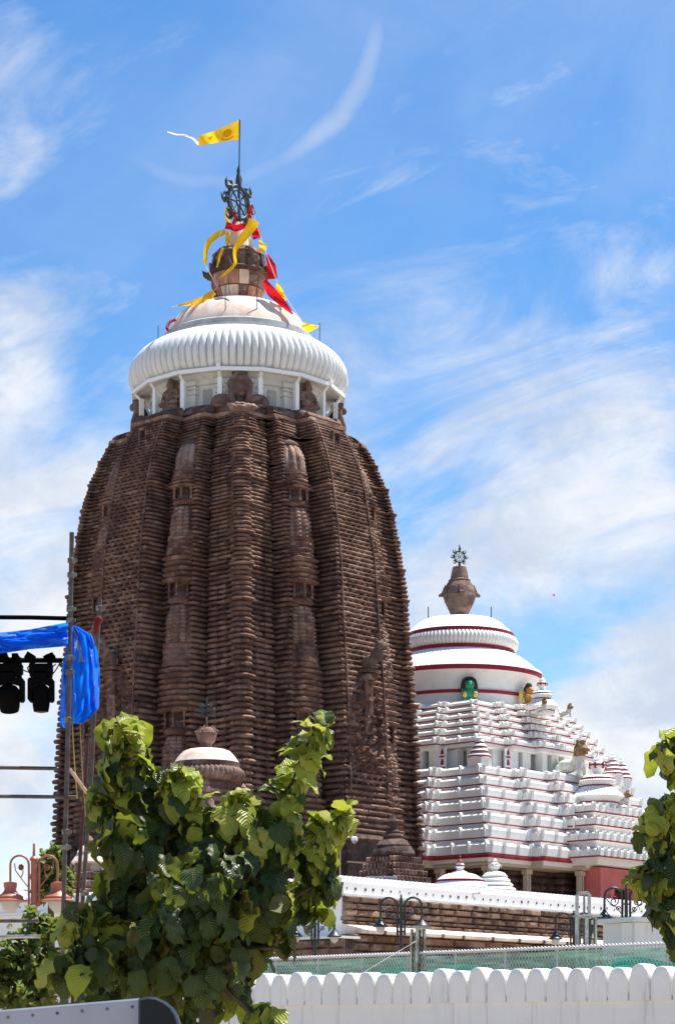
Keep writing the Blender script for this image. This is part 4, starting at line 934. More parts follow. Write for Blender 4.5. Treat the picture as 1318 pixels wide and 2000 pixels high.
def white_shrine(x, ytop, Y, s, lab, ribbed):
    tip = P(x, ytop, Y); t = thing('white_shrine', (tip.x, tip.y, ZB), lab, 'shrine', rz=ROT); zt = tip.z-ZB
    if not ribbed:
        q = zt-2.3*s
        MB().lathe([(2.0*s, 0), (2.0*s, q-.6*s), (2.3*s, q-.5*s)], 40).build('body', LIME, t, local=True)
        MB().lathe([(2.35*s, q-.55*s), (2.3*s, q-.4*s), (2.0*s, q-.05*s), (1.9*s, q)], 40).build('dome_skirt', LIMEBR, t, smooth=40, local=True)
        MB().lathe([(1.95*s, q-.04*s), (2.02*s, q-.02*s), (2.02*s, q+.12*s), (1.94*s, q+.15*s)], 40, cap=False).build('crimson_line', RED, t, local=True)
        MB().lathe([(1.98*s, q+.1*s), (1.75*s, q+.3*s), (1.35*s, q+.55*s), (1.0*s, q+.66*s), (.6*s, q+.7*s)], 40).build('dome', LIMEBR, t, smooth=40, local=True)
        MB().lathe([(.6*s, q+.66*s), (.66*s, q+.78*s), (.46*s, q+.86*s), (.3*s, q+.95*s), (.24*s, q+1.05*s)], 40, flutes=12, amp=.12).build('collar', LIME, t, smooth=40, local=True)
        MB().lathe([(.2*s, q+1.02*s), (.36*s, q+1.2*s), (.38*s, q+1.35*s), (.3*s, q+1.5*s), (.22*s, q+1.6*s)], 20).build('finial_ball', LIMEBR, t, smooth=40, local=True)
        MB().lathe([(.375*s, q+1.26*s), (.395*s, q+1.32*s), (.375*s, q+1.38*s)], 20, cap=False).build('crimson_line', RED, t, local=True)
        MB().lathe([(.24*s, q+1.56*s), (.3*s, q+1.66*s), (.12*s, q+1.85*s), (.03*s, q+1.95*s)], 16).build('finial_cap', RED, t, smooth=40, local=True)
        m = MB(); m.tube([(0, 0, q+1.9*s), (0, 0, q+2.3*s)], .05*s, 5); m.tube([(-.14*s, 0, q+2.1*s), (.14*s, 0, q+2.1*s)], .045*s, 5); m.build('finial_spike', FIGST, t, local=True)
    else:
        q = zt-1.75*s
        MB().lathe([(1.7*s, 0), (1.7*s, q-1.1*s)], 40).build('body', LIME, t, local=True)
        for z0, r in ((q-1.25*s, 1.85), (q-.85*s, 1.6), (q-.45*s, 1.35)): MB().lathe([(r*s*.95, z0), (r*s*1.03, z0+.1*s), (r*s*1.0, z0+.24*s), (r*s*.82, z0+.42*s)], 40).build('roof_tier', LIME, t, smooth=40, local=True)
        MB().lathe([(.95*s, q-.1*s), (1.15*s, q+.02*s), (1.17*s, q+.14*s), (.98*s, q+.24*s), (1.0*s, q+.3*s), (.85*s, q+.4*s), (.6*s, q+.5*s), (.3*s, q+.56*s)], 40*4, flutes=40, amp=.02).build('ribbed_disc', LIME, t, smooth=40, local=True)
        MB().lathe([(.25*s, q+.5*s), (.28*s, q+.6*s), (.22*s, q+.68*s), (.42*s, q+.85*s), (.46*s, q+1.02*s), (.34*s, q+1.18*s), (.38*s, q+1.26*s), (.16*s, q+1.4*s), (.2*s, q+1.52*s), (.03*s, q+1.75*s)], 24).build('pot_finial', LIME, t, smooth=40, local=True)
        for i in range(4):
            R = Rz(i*PI/2+.5); m = MB(); m.tube([R @ Vector((.32*s, 0, q+1.22*s)), R @ Vector((.54*s, 0, q+1.1*s)), R @ Vector((.56*s, 0, q+.92*s))], .06*s, 5); m.build('pot_handle', LIME, t, local=True)
white_shrine(898, 1668, 128, .70, 'white domed shrine with a crimson stripe just behind the precinct wall', False)
white_shrine(966, 1676, 131, .66, 'white shrine with a ribbed disc and plain pot finial behind the precinct wall', True)

# ------------------------------------------------------------------ precinct wall
ZW = 8.80                              # top of the stonework, foot of the white parapet
ml = math.hypot(.15, .1)
def pointed(w, h0, h1):
    return [(-w, 0), (w, 0), (w, h0), (w*.72, h0+(h1-h0)*.45), (0, h1), (-w*.72, h0+(h1-h0)*.45), (-w, h0)]
pmer = MB().prism(pointed(.155, .10, .34), -.14, .14).mesh('merlon', LIMEBR)
def wall_run(name, org, d, L, nrm, stone, lab):
    rz = math.atan2(d.y, d.x); t = thing(name, (org.x, org.y, 0), lab, 'wall', rz=rz)
    s = -1 if (Rz(rz) @ Vector((0, -1, 0))).dot(nrm) > 0 else 1      # local y of the outer face
    MB().box((L/2+(.15 if stone else 0), -s*.45, ZW/2), (L-(.3 if stone else 0), .8, ZW-.02)).build('core', STONE_D if stone else LIMEBR, t, local=True)
    MB().box((L/2+(.03 if stone else 0), -s*.33, ZW+.27), (L-(.05 if stone else 0), .78, .56)).build('parapet', LIMEBR, t, local=True)
    n = int(L/.33)
    for i in range(min(n, 118)): inst('merlon', pmer, t, (.17+i*.33, -s*.33 + s*.14, ZW+.54))
    MB().box((L/2+.04, s*.08, ZW-.05), (L-.05, .2, .12)).build('string_course', LIMEBR if not stone else LIME, t, local=True)
    hole = MB(); hole.box((0, 0, 0), (.09, .03, .10)); hm = hole.mesh('weep_hole', SOCKET)  # small dark plate painted as the shade of a hole
    for i in range(0, min(n, 118), 2): inst('weep_hole', hm, t, (.3+i*.33+random.uniform(-.05, .05), s*.065, ZW+.28+random.uniform(-.03, .03)), scale=(random.uniform(.7, 1.3),)*3)
    return t, s
wt, s = wall_run('precinct_wall', WC, TR, 60, Vector((TR.y, -TR.x, 0)), True, 'old brown block wall with a pointed white parapet, running off to the right')
blkm = [block_mesh(50+i).mesh('wall_block', WALLST, smooth=40) for i in range(5)]
rows = [(ZW-.10, .31), (ZW-.42, .30), (ZW-.73, .32), (ZW-1.06, .24), (ZW-1.31, .20)]
for ri, (zt, hh) in enumerate(rows):
    x = 0.0
    while x < 30:
        w = random.uniform(.55, 1.6); rec = (.0, .0, .03, .10, -.04)[ri]
        inst('wall_block', random.choice(blkm), wt, (x+w/2, -.02+rec, zt-hh/2), (0, 0, PI), (w-.035, .26+random.uniform(-.03, .03), hh-.035)); x += w
# sloping coping and lower outer wall
cop = MB(); cop.add([(0, 0, ZW-1.42), (46, 0, ZW-1.42), (46, -1.7, ZW-1.80), (0, -1.7, ZW-1.80), (0, -1.7, ZW-1.94), (46, -1.7, ZW-1.94), (46, 0, ZW-1.94), (0, 0, ZW-1.94)], [(3,2,1,0),(4,5,2,3),(7,6,5,4),(0,7,4,3),(1,2,5,6)])
cop.build('sloping_coping', PINK, wt, local=True)
for ri, (zt, hh) in enumerate([(ZW-1.96-.4*q, .39) for q in range(7)]):
    x = -.6
    while x < 26:
        w = random.uniform(.8, 1.9); inst('wall_block', random.choice(blkm), wt, (x+w/2, -.95, zt-hh/2), (0, 0, PI), (w-.03, .26+random.uniform(-.03, .03), hh-.03)); x += w
MB().box((20, -.60, (ZW-2.0)/2), (41, .8, ZW-2.0)).build('lower_wall', STONE_D, wt, local=True)
for i in range(22):
    MB().box((1.2+i*2.1+random.uniform(-.3, .3), -1.66, ZW-1.88), (.12, .2, .2)).build('coping_bracket', STONE, wt, local=True)
lt, s = wall_run('white_precinct_wall', WC - TL*0 + TL*.02, TL, 40, Vector((-TR.x, -TR.y, 0)), False, 'plain white precinct wall running off to the left behind the leafy tree')
x = 0.0
for ri in range(7):
    x = -1.4
    while x < 16:
        w = random.uniform(.8, 1.8); inst('wall_block', random.choice(blkm), lt, (x+w/2, s*1.3, ZW-2.25-ri*.4-.2), (0, 0, PI if s < 0 else 0), (w-.03, .26+random.uniform(-.03, .03), .385)); x += w
MB().box((7.5, s*.9, (ZW-2.2)/2), (17.5, .8, ZW-2.2)).build('lower_wall', STONE_D, lt, local=True)
MB().box((7.5, s*.85, ZW-2.16), (17.6, 1.5, .12)).build('ledge', LIME, lt, local=True)
# small frame and pipe on the parapet
p = P(745, 1717, 111); f_ = thing('metal_frame', (p.x, p.y+.2, p.z-.55), 'small grey metal box frame on top of the precinct wall', 'frame')
for dx in (-.75, 0, .75): MB().box((dx, 0, .35), (.07, .5, .7)).build('upright', WIRE, f_, local=True)
for dz in (.03, .66): MB().box((0, -.2, dz), (1.57, .07, .07)).build('rail', WIRE, f_, local=True)
MB().box((.35, 0, .33), (.6, .3, .5)).build('unit', STEEL, f_, local=True)
p = P(928, 1745, 111.7); m = MB(); m.tube([(p.x-.12, p.y, p.z-.25), (p.x-.12, p.y, p.z), (p.x+.25, p.y, p.z+.02)], .05, 6); tag(m.build('drain_pipe', STEEL), 'short grey bent pipe sticking out of the white parapet', 'pipe')
# camera on a thin mast
p = P(664, 1720, 118); top = P(664, 1636, 118); t = thing('camera_mast', (p.x, p.y, ZB), 'thin mast with a white dome camera in front of the tower', 'camera')
m = MB(); m.tube([(p.x, p.y, ZB), top], .045, 6); m.build('mast', CREAM, t)
arm = P(690, 1634, 118); m = MB(); m.tube([top, arm], .05, 6); m.build('arm', WPAINT, t)
c = P(692, 1641, 118)
m = MB(); m.lathe([(.08, .2), (.17, .12), (.17, -.02)], 14, c=tuple(c)); hd_ = m.build('camera_head', WPAINT, t, smooth=40)
m = MB(); m.lathe([(.15, -.03), (.14, -.1), (.08, -.17), (.02, -.19)], 14, c=tuple(c)); m.build('camera_dome', STEEL, hd_, smooth=40)
# ------------------------------------------------------------------ the near white wall with rounded merlons
NA, NBp = P(470, 1945, 57.6), P(1380, 1945, 49.2)
NA = Vector((NA.x, NA.y, 0)); NBp = Vector((NBp.x, NBp.y, 0)); nd = (NBp-NA).normalized(); nL = (NBp-NA).length
nw = thing('boundary_wall', tuple(NA), 'low plain white wall topped with a row of rounded upright merlons', 'wall', rz=math.atan2(nd.y, nd.x))
zbase = EYE + (HY-1953)*50.0/F
m = MB(); m.box((nL/2-6, .2, zbase/2), (nL+14, .42, zbase)); m.build('wall_body', NEARW, nw, local=True)
def arch(w, h):
    w2 = w*.95; s0 = .54*h
    pts = [(-w, 0), (w, 0), (w2, s0)]
    pts += [(w2*math.copysign(abs(math.cos(a))**.92, math.cos(a)), s0+(h-s0)*math.sin(a)**.92) for a in np.linspace(0, PI, 21)[1:-1]]
    return pts + [(-w2, s0)]
pitch = nL/(910/37.2); n = int((nL+13)/pitch); 
def rough_cap(seed):
    r = random.Random(seed); pts = arch(pitch*.48, 1.0); w = pitch*.48
    pts = [(x+r.gauss(0, .0035)*(1 if z > .05 else 0), z+r.gauss(0, .006)*(1 if z > .05 else 0)) for x, z in pts]
    m = MB(); n = len(pts); e = .022; loops = []
    for y, s in ((-.27, 1-e*2.0), (-.27+e, 1.0), (.27-e, 1.0), (.27, 1-e*2.0)): loops.append([(x*s, y+r.gauss(0, .002), z*(1-(1-s)*.7)) for x, z in pts])
    return m.rings(loops[::-1]).mesh('merlon', NEARW, smooth=45)
capms = [rough_cap(q) for q in range(7)]
hs = [.80, .785, .81, .775, .85, .79, .81, .78, .86, .80]
for i in range(n+1):
    hh = hs[(i*7) % 10] + random.uniform(-.015, .015)
    inst('merlon', capms[(i*5+i//4) % 7], nw, (-11.5+i*pitch, .2+random.uniform(-.012, .012), zbase-.012), (0, random.uniform(-.008, .008), 0), (random.uniform(.975, 1.01), 1, hh))

# ------------------------------------------------------------------ wire fence with green netting behind the near wall
FA, FB = P(500, 1880, 65.0), P(1400, 1840, 53.6)
FA = Vector((FA.x, FA.y, 0)); FB = Vector((FB.x, FB.y, 0)); fd = (FB-FA).normalized(); fL = (FB-FA).length
fen = thing('wire_fence', tuple(FA), 'chain link fence hung with faded green netting behind the white merlons', 'fence', rz=math.atan2(fd.y, fd.x))
ZF = 4.08
m = MB(); hF = 1.5
n = int(fL/.11)
for i in range(-14, n):
    for s in (1, -1):
        x0 = i*.11; a = Vector((x0, 0, ZF-hF)); b = Vector((x0+hF*.62, 0, ZF)) if s > 0 else None
        if s < 0: a = Vector((x0+hF*.62, .012, ZF-hF)); b = Vector((x0, .012, ZF))
        m.tube([a, b], .0075, 3, cap=False)
o = m.build('wire_mesh', WIRE, fen, local=True); o['kind'] = 'stuff'
m = MB(); m.tube([(0, 0, ZF), (fL, 0, ZF)], .022, 6); m.build('top_rail', WIRE, fen, local=True)
m = MB()
for i in range(int(fL/.115)):
    x = i*.115; m.box((x, 0, ZF+.035), (.07, .035, .07), Ry(.6))
o = m.build('twisted_barbs', WIREP, fen, local=True); o['kind'] = 'stuff'
for i, x in enumerate(np.arange(.8, fL, 1.75)):
    m = MB(); m.tube([(x, .03, 0), (x, .03, ZF+.02)], .028, 6); m.build('fence_post', WIRE, fen, local=True)
for k, (mt, z0, z1, y, seed) in enumerate(((NETG, ZF-1.25, ZF-.06, .30, 1), (NETB, ZF-1.6, ZF-.36, .10, 2))):
    r_ = np.random.default_rng(seed); rows = []
    ph = r_.uniform(0, 6, 6)
    for j in range(15):
        row = []
        for i in range(161):
            x = fL*i/160; f = j/14; top = z1 + (.12*math.sin(x*.9+ph[0])+.08*math.sin(x*2.3+ph[1])-(.1 if k else 0))*(1 if k else .12)
            z = z0+(top-z0)*f
            row.append((x, y+.06*math.sin(x*3+ph[2]+f*4)+.05*math.sin(f*14+x*.8+ph[3])+.03*math.sin(f*31+x*2.2), z))
        rows.append(row)
    MB().grid(rows).build('green_netting', mt, fen, local=True)

# square steel posts with plate caps
def plate_post(x, ytop, Y, w, capw, lab):
    t_ = P(x, ytop, Y); t = thing('plate_post', (t_.x, t_.y, 0), lab, 'post', 'plate-topped posts behind the fence', rz=.6)
    for dx, dy in ((-w/2, -w/2), (w/2, -w/2), (w/2, w/2), (-w/2, w/2)): MB().box((dx, dy, (t_.z-.05)/2), (.07, .07, t_.z-.05)).build('upright', STEEL, t, local=True)
    MB().box((0, 0, (t_.z-.08)/2), (w*.5, w*.5, t_.z-.08)).build('core_post', MOSSY, t, local=True)
    MB().box((0, 0, t_.z), (capw, capw, .05)).build('cap_plate', STEEL, t, local=True)
    return t
plate_post(816, 1811, 60.5, .24, .50, 'steel framed post with a small square plate on top, left of the pair')
plate_post(1146, 1789, 58.5, .30, .56, 'mossy framed post with a wide pale plate on top, right of the pair')
# bent pipe frame rising behind the right post
a, b, c, d = P(1126, 1800, 60), P(1126, 1746, 60), P(1150, 1744, 60), P(1150, 1800, 60)
t = thing('pipe_frame', (a.x, a.y, 0), 'bent grey pipe hoop standing behind the mossy post', 'pipe')
m = MB(); m.tube([(a.x, a.y, 0), a, b+Vector((0, 0, -.05)), b+Vector((.05, 0, 0)), c+Vector((-.05, 0, 0)), c+Vector((0, 0, -.05)), d, (d.x, d.y, 0)], .05, 8); m.build('hoop', STEEL, t)
m = MB(); m.tube([(a.x+.2, a.y+.1, 0), P(1140, 1748, 60.1)], .035, 6); m.build('inner_pipe', STEEL, t)
# white masonry box at the right
p0, p1 = P(1160, 1795, 63), P(1262, 1795, 61)
c = (p0+p1)/2; t = thing('masonry_box', (c.x, c.y, 0), 'weathered white plastered box with an overhanging slab behind the fence', 'kiosk', rz=math.atan2((p1-p0).y, (p1-p0).x))
MB().box((0, .5, (c.z-.12)/2), (1.42, 1.1, c.z-.12)).build('body', LIME_D, t, local=True)
MB().box((-.05, .45, c.z-.05), (1.9, 1.4, .12)).build('slab', LIME_D, t, local=True)
MB().box((.42, -.08, (c.z-.12)/2), (.4, .1, c.z-.14)).build('pier', LIME, t, local=True)
# guy wires
m = MB(); m.tube([P(812, 1838, 60), P(700, 1905, 62)], .012, 4); tag(m.build('guy_wire', WIREP), 'thin pale stay wire slanting from the left plate post', 'wire')

# ------------------------------------------------------------------ black street lamps with arched arms
def scroll(m, c, r, turns, sgn, rad, ax, a0=0.0):
    pts = []
    for i in range(19):
        f = i/18; a = a0 + sgn*f*turns*2*PI; rr = r*(1-.75*f); pts.append(c + ax*(math.cos(a)*rr) + Vector((0, 0, 1))*(math.sin(a)*rr))
    m.tube(pts, rad, 5)
def black_lamp(x, ytop, Y, rz, lab, s=1.0):
    tp = P(x, ytop, Y); t = thing('street_lamp', (tp.x, tp.y, 0), lab, 'street lamp', 'black street lamps below the precinct wall', rz=rz); z = tp.z
    m = MB(); m.tube([(0, 0, 0), (0, 0, z-2), (0, 0, z-.02)], [.085, .065, .055], 8); m.lathe([(.05, z-.04), (.03, z), (.045, z+.04), (.005, z+.14)], 8); m.build('post', BLACKM, t, local=True)
    for s_ in (-1, 1):
        ax = Vector((s_, 0, 0)); R = .30
        cx = .13+R
        pts = [Vector((s_*.13, 0, z-1.35)), Vector((s_*.13, 0, z-R))] + [Vector((s_*(cx - R*math.cos(a)), 0, z-R+R*math.sin(a))) for a in np.linspace(0, PI, 13)[1:]] + [Vector((s_*(cx+R), 0, z-.72))]
        arm = MB(); arm.tube(pts, .042, 7); ar = arm.build('arm', BLACKM, t, smooth=60, local=True)
        for zz in (z-.55, z-1.2): MB().box((s_*.07, 0, zz), (.14, .05, .05)).build('cross_tie', BLACKM, ar, local=True)
        f_ = MB(); scroll(f_, Vector((s_*(cx-.02), 0, z-.46)), .17, 1.4, s_, .019, Vector((1, 0, 0)), PI/2); scroll(f_, Vector((s_*(cx-.16), 0, z-.70)), .09, 1.2, -s_, .017, Vector((1, 0, 0)), 0); scroll(f_, Vector((s_*(cx+.16), 0, z-.30)), .08, 1.2, s_, .017, Vector((1, 0, 0)), PI)
        f_.tube([(s_*.15, 0, z-.9), (s_*.3, 0, z-.66), (s_*.5, 0, z-.58), (s_*.68, 0, z-.35)], .017, 5)
        f_.build('filigree', BLACKM, ar, local=True)
        hx = s_*(cx+R)
        hd = MB().lathe([(.04, z-.70), (.07, z-.78), (.10, z-.82), (.13, z-.86), (.24, z-.98), (.27, z-1.0), (.27, z-1.04), (.2, z-1.05)], 20, c=(hx, 0, 0)).build('lamp_head', BLACKM, t, smooth=40, local=True)
        MB().lathe([(.17, z-1.04), (.16, z-1.12), (.11, z-1.22), (.03, z-1.27)], 16, c=(hx, 0, 0)).build('glass', BULB, hd, smooth=50, local=True)
for x, y, Y, rz, lab in ((615, 1776, 83, .05, 'black arched twin street lamp against the white wall beside the leafy tree'), (783, 1753, 78, -.1, 'black arched twin street lamp against the brown block wall, left of centre'),
      (1120, 1783, 86, .1, 'black arched twin street lamp partly hidden by the mossy plate post'), (1222, 1734, 74, 0, 'tall black arched twin street lamp in front of the white masonry box'),
      (1296, 1792, 90, .3, 'distant black twin street lamp at the far right, beside overhanging leaves'), (196, 1796, 90, 0, 'black street lamp against the white wall, mostly hidden behind the scaffold and tree')):
    black_lamp(x, y, Y, rz, lab)

# ------------------------------------------------------------------ terracotta street lamp at the left
def big_lamp(x, ytop, Y):
    tp = P(x, ytop, Y); t = thing('ornate_street_lamp', (tp.x, tp.y, 0), 'terracotta painted street lamp with two hanging bell lanterns at the left edge', 'street lamp', rz=0); z = tp.z
    k = Y/F
    m = MB(); m.lathe([(.11, 0), (.11, 1.0), (.075, 1.2), (6*k, z-70*k*1.0), (6*k, z-34*k), (8*k, z-33*k), (8.5*k, z-29*k), (6*k, z-26*k), (3*k, z-24*k), (2*k, z-2*k), (3*k, z), (.2*k, z+1*k)], 14); m.build('post', LAMPR, t, smooth=35, local=True)
    m = MB(); m.lathe([(6.5*k, z-125*k), (8*k, z-123*k), (8*k, z-119*k), (6.5*k, z-117*k)], 14); m.build('collar', LAMPR, t, smooth=40, local=True)
    for s_ in (-1, 1):
        xi, xo = 10*k, 46*k; R = (xo-xi)/2
        pts = [Vector((s_*xi, 0, z-122*k)), Vector((s_*xi, 0, z-23*k-R))] + [Vector((s_*((xi+xo)/2 - R*math.cos(a)), 0, z-23*k-R+R*math.sin(a))) for a in np.linspace(0, PI, 13)[1:]] + [Vector((s_*xo, 0, z-76*k))]
        arm = MB(); arm.tube(pts, 2.2*k, 8); ar = arm.build('arm', LAMPR, t, smooth=60, local=True)
        for zz in (z-60*k, z-110*k): MB().box((s_*xi/2, 0, zz), (xi, 2*k, 2*k)).build('cross_tie', LAMPR, ar, local=True)
        f_ = MB(); f_.tube([Vector((s_*(xi+1*k), 0, z-85*k)), Vector((s_*(xi+16*k), 0, z-66*k)), Vector((s_*(xi+26*k), 0, z-52*k)), Vector((s_*(xi+28*k), 0, z-38*k))], 1.2*k, 6)
        f_.tube([Vector((s_*(xi+16*k), 0, z-66*k)), Vector((s_*(xi+12*k), 0, z-60*k)), Vector((s_*(xi+11*k), 0, z-52*k))], 1.2*k, 6); f_.tube([Vector((s_*(xi+1*k), 0, z-92*k)), Vector((s_*(xi+10*k), 0, z-90*k))], 1.0*k, 6)
        f_.build('scroll', LAMPR, ar, local=True)
        rs = MB()
        for q in range(7):
            a = q*2*PI/7; rs.box((s_*(xi+15*k)+3.2*k*math.cos(a), 0, z-46*k+4*k*math.sin(a)), (4*k, 2.6*k, 5*k), Ry(-a))
        rs.box((s_*(xi+15*k), 0, z-46*k), (4*k, 4*k, 4*k)); rs.build('rosette', LAMPR, ar, local=True)
        c = (s_*xo, 0, 0)
        hd = MB().lathe([(3*k, z-74*k), (13*k, z-76*k), (13*k, z-84*k), (11.5*k, z-86*k), (12*k, z-91*k), (16*k, z-97*k), (25*k, z-103*k), (26*k, z-104*k), (26*k, z-108*k), (34*k, z-111*k), (33*k, z-113*k), (18*k, z-112*k)], 28, c=c).build('lantern', LAMPR, t, smooth=30, local=True)
        MB().lathe([(19*k, z-112*k), (19*k, z-116*k), (16*k, z-124*k), (9*k, z-132*k), (1*k, z-137*k)], 24, c=c).build('lantern_glass', GLASSW, hd, smooth=50, local=True)
big_lamp(67, 1648, 45)

# ------------------------------------------------------------------ scaffold, stage lights, tarpaulin
YS = 24.0
K = YS/F
base = P(125, 2040, YS)
scf = thing('scaffold', (base.x, base.y, 0), 'steel pipe scaffold frame of upright and level tubes at the left', 'scaffold')
def pipe(name, pts, r, mt, ref=scf):
    m = MB(); m.tube([P(*p) for p in pts], r, 10); return m.build(name, mt, ref, smooth=60)
foot = lambda x: (x, HY + EYE*F/YS, YS)
up = pipe('upright_pole', [(141, 1040, YS), (134, 1420, YS), (124, 1795, YS), (118, 2320, YS)], .026, POLE)
up2 = pipe('upright_pole', [(196, 1170, YS+1.2), (190, 1260, YS+1.2), (180, 1500, YS+1.2), (158, 1815, YS+1.2), (140, 2300, YS+1.2)], .025, POLE)
up3 = pipe('upright_pole', [(172, 1440, YS+.6), (165, 1560, YS+.6), (147, 1822, YS+.6), (130, 2310, YS+.6)], .022, POLER)
pipe('top_tube', [(-260, 1204, YS), (60, 1206, YS), (138, 1208, YS)], .024, BLACKP)
for y in (1500, 1556): pipe('level_tube', [(-260, y-4, YS), (-20, y-1, YS), (112 if y == 1500 else 150, y+1, YS)], .021, POLE)
pipe('level_tube', [(-260, 1800, YS), (76, 1798, YS)], .022, POLE); pipe('level_tube', [(-260, 1832, YS), (80, 1829, YS)], .020, STEEL)
pipe('brace', [(124, 1795, YS), (158, 1832, YS+.4)], .024, POLER); pipe('brace', [(137, 1502, YS), (170, 1548, YS+.5)], .020, CREAM)
def clamp(x, y, par, yy=YS):
    c = P(x, y, yy); m = MB(); m.lathe([(.030, -.03), (.042, -.025), (.042, .025), (.030, .03)], 10, c=tuple(c)); m.box((c.x+.04, c.y-.02, c.z), (.05, .03, .035)); m.build('clamp', CLAMPM, par)
for x, y in ((140, 1095), (139.5, 1123), (138, 1190), (137, 1212), (136.5, 1285), (136, 1313), (133, 1406), (129, 1625), (128, 1655), (125, 1790)): clamp(x, y, up)
for x, y in ((195, 1188), (172, 1660), (164, 1745)): clamp(x, y, up2, YS+1.2)
m = MB(); m.tube([P(187, 1240, YS+1.1), P(189, 1222, YS+1.1), P(194, 1209, YS+1.1), P(198, 1205, YS+1.1)], [.02, .035, .048, .03], 10); m.build('wrapped_joint', MAROON, up2, smooth=60)
# batten pipe carrying the moving lights
bat = pipe('batten_tube', [(-260, 1289, YS), (122, 1290, YS)], .028, BLACKP)
rr_ = random.Random(4)
for _ in range(26):
    x = rr_.uniform(-60, 112); c = P(x, 1289, YS); MB().box((c.x, c.y-.02, c.z+rr_.uniform(-.035, .035)), (rr_.uniform(.04, .10), .09, rr_.uniform(.04, .09)), Ry(rr_.uniform(-.6, .6))).build('bracket', BLACKP, bat)
def moving_head(x, y0, tilt, wscale, lab):
    c = P(x, y0, YS); t = thing('moving_head_light', tuple(c), lab, 'stage light', 'moving stage lights hung from the scaffold')
    s = K
    m = MB()
    m.box((0, 0, -2*s), (44*s*wscale, .16, 18*s)); m.box((-16*s*wscale, 0, -10*s), (10*s, .14, 14*s)); m.box((16*s*wscale, 0, -10*s), (10*s, .14, 14*s)); m.box((0, 0, -15*s), (26*s, .16, 14*s)); m.build('base_unit', BLACKP, t, local=True)
    for dx in (-17, 17):
        mm = MB(); mm.tube([Vector((dx*s*wscale, .03, 8*s)), Vector((dx*s*wscale+3*s, 0, 16*s)), Vector((dx*s*wscale-4*s, 0, 24*s))], .018, 6); mm.box((dx*s*wscale, 0, 14*s), (9*s, .08, 12*s)); mm.build('hook_clamp', BLACKP, t, local=True)
    cb = MB(); cb.tube([Vector((-20*s, .05, 12*s)), Vector((-28*s, .05, 2*s)), Vector((-24*s, .05, -8*s)), Vector((-14*s, .05, -14*s))], .008, 5); cb.build('cable', BLACKP, t, local=True)
    y = MB(); w = 25*s*wscale; h = 8.5*s
    for sg in (-1, 1):
        pl = [(w, -24*s), (w, -62*s), (w-3*s, -66*s), (w-h, -66*s), (w-h, -38*s), (w-h-4*s, -33*s), (w*.25, -30*s), (0, -30*s), (0, -20*s), (w-3*s, -20*s)]
        pl = [(sg*a, b) for a, b in pl]
        if sg < 0: pl = pl[::-1]
        y.prism(pl, -.07, .07)
    yk = y.build('yoke', BLACKP, t, local=True)
    hm = MB(); hw = 17.5*s*wscale
    prof = [(2*s, -31*s), (8*s, -32*s), (14*s*wscale, -37*s), (hw, -44*s), (hw, -62*s), (hw*.93, -76*s), (hw*.82, -85*s), (hw*.7, -85.5*s)]
    hm.lathe(prof, 20)
    hd = hm.build('head', BLACKP, t, smooth=30, local=True)
    if tilt:
        hd.rotation_euler = (tilt, 0, 0); hd.location = (0, -math.sin(tilt)*50*s*.9, -50*s*(1-math.cos(tilt)))
    ln = MB().lathe([(hw*.66, -85.6*s), (hw*.5, -86.5*s), (.01, -87*s)], 16).build('lens', DARKP, hd, smooth=60, local=True)
for x0, x1, y0, sag in ((-30, 40, 1296, 26), (30, 110, 1297, 18), (60, 118, 1294, 30), (-60, 10, 1294, 14)):
    m = MB(); m.tube([P(x0+(x1-x0)*f, y0+sag*4*f*(1-f), YS+.06) for f in np.linspace(0, 1, 11)], .007, 5); m.build('cable', BLACKP, bat)
moving_head(81, 1305, 0.0, 1.0, 'black moving-head stage light pointing straight down beside the blue sheet')
moving_head(17, 1305, .5, 1.25, 'black moving-head stage light cut by the left edge of view')
# tarpaulin: an upper swag and a hanging sheet
def cloth(name, grid, mats, lab=None, parent=None, cat='cloth', group=None, thick=0.0):
    m = MB(); m.grid(grid); o = m.build(name, mats, parent, smooth=180)
    if thick: sm = o.modifiers.new('t', 'SOLIDIFY'); sm.thickness = thick
    if lab: tag(o, lab, cat, group)
    return o
rows = []
for j in range(17):
    f = j/16; row = []
    for i in range(61):
        u = i/60; x = -140 + (134+140)*u
        top = np.interp(x, [-140, 0, 60, 134], [1240, 1236, 1229, 1215]); bot = np.interp(x, [-140, 0, 60, 134], [1292, 1277, 1268, 1262])
        row.append(P(x, top+(bot-top)*f, YS-.15 + .08*math.sin(f*9+u*5) + .06*math.sin(f*17-u*21) + .03*math.sin(f*31+u*40) + .05*f))
    rows.append(row)
cloth('blue_tarpaulin', rows, TARP, 'blue plastic tarpaulin swag stretched across the top of the scaffold', cat='tarpaulin')
rows = []
for j in range(41):
    f = j/40; row = []
    for i in range(33):
        u = i/32; y = 1222 + 193*f
        xl = np.interp(y, [1222, 1265, 1300, 1400, 1416], [143, 131, 122, 117, 119]); xr = np.interp(y, [1222, 1240, 1270, 1310, 1392, 1416], [150, 180, 191, 196, 194, 170])
        yy = y + (10*math.sin(u*PI)-14*u)*f**3 + 5*math.sin(u*9)*f
        row.append(P(xl+(xr-xl)*u, yy, YS+.28 + .13*math.sin(u*11+f*2.4+1.2*math.sin(f*5)) + .07*math.sin(u*25-f*6) + .035*math.sin(u*44+f*17) + .25*(u-.5)))
    rows.append(row)
o = cloth('hanging_tarpaulin', rows, [TARP, TARPG], 'blue plastic sheet hanging crumpled from the scaffold pole', cat='tarpaulin')
mi = np.zeros(len(o.data.polygons), int)
for j in range(40):
    for i in range(32):
        if abs((i/32) - (.20+.9*(j/40))) < .055+.03*math.sin(j) and j < 15 and i < 27: mi[j*32+i] = 1
o.data.polygons.foreach_set('material_index', mi)
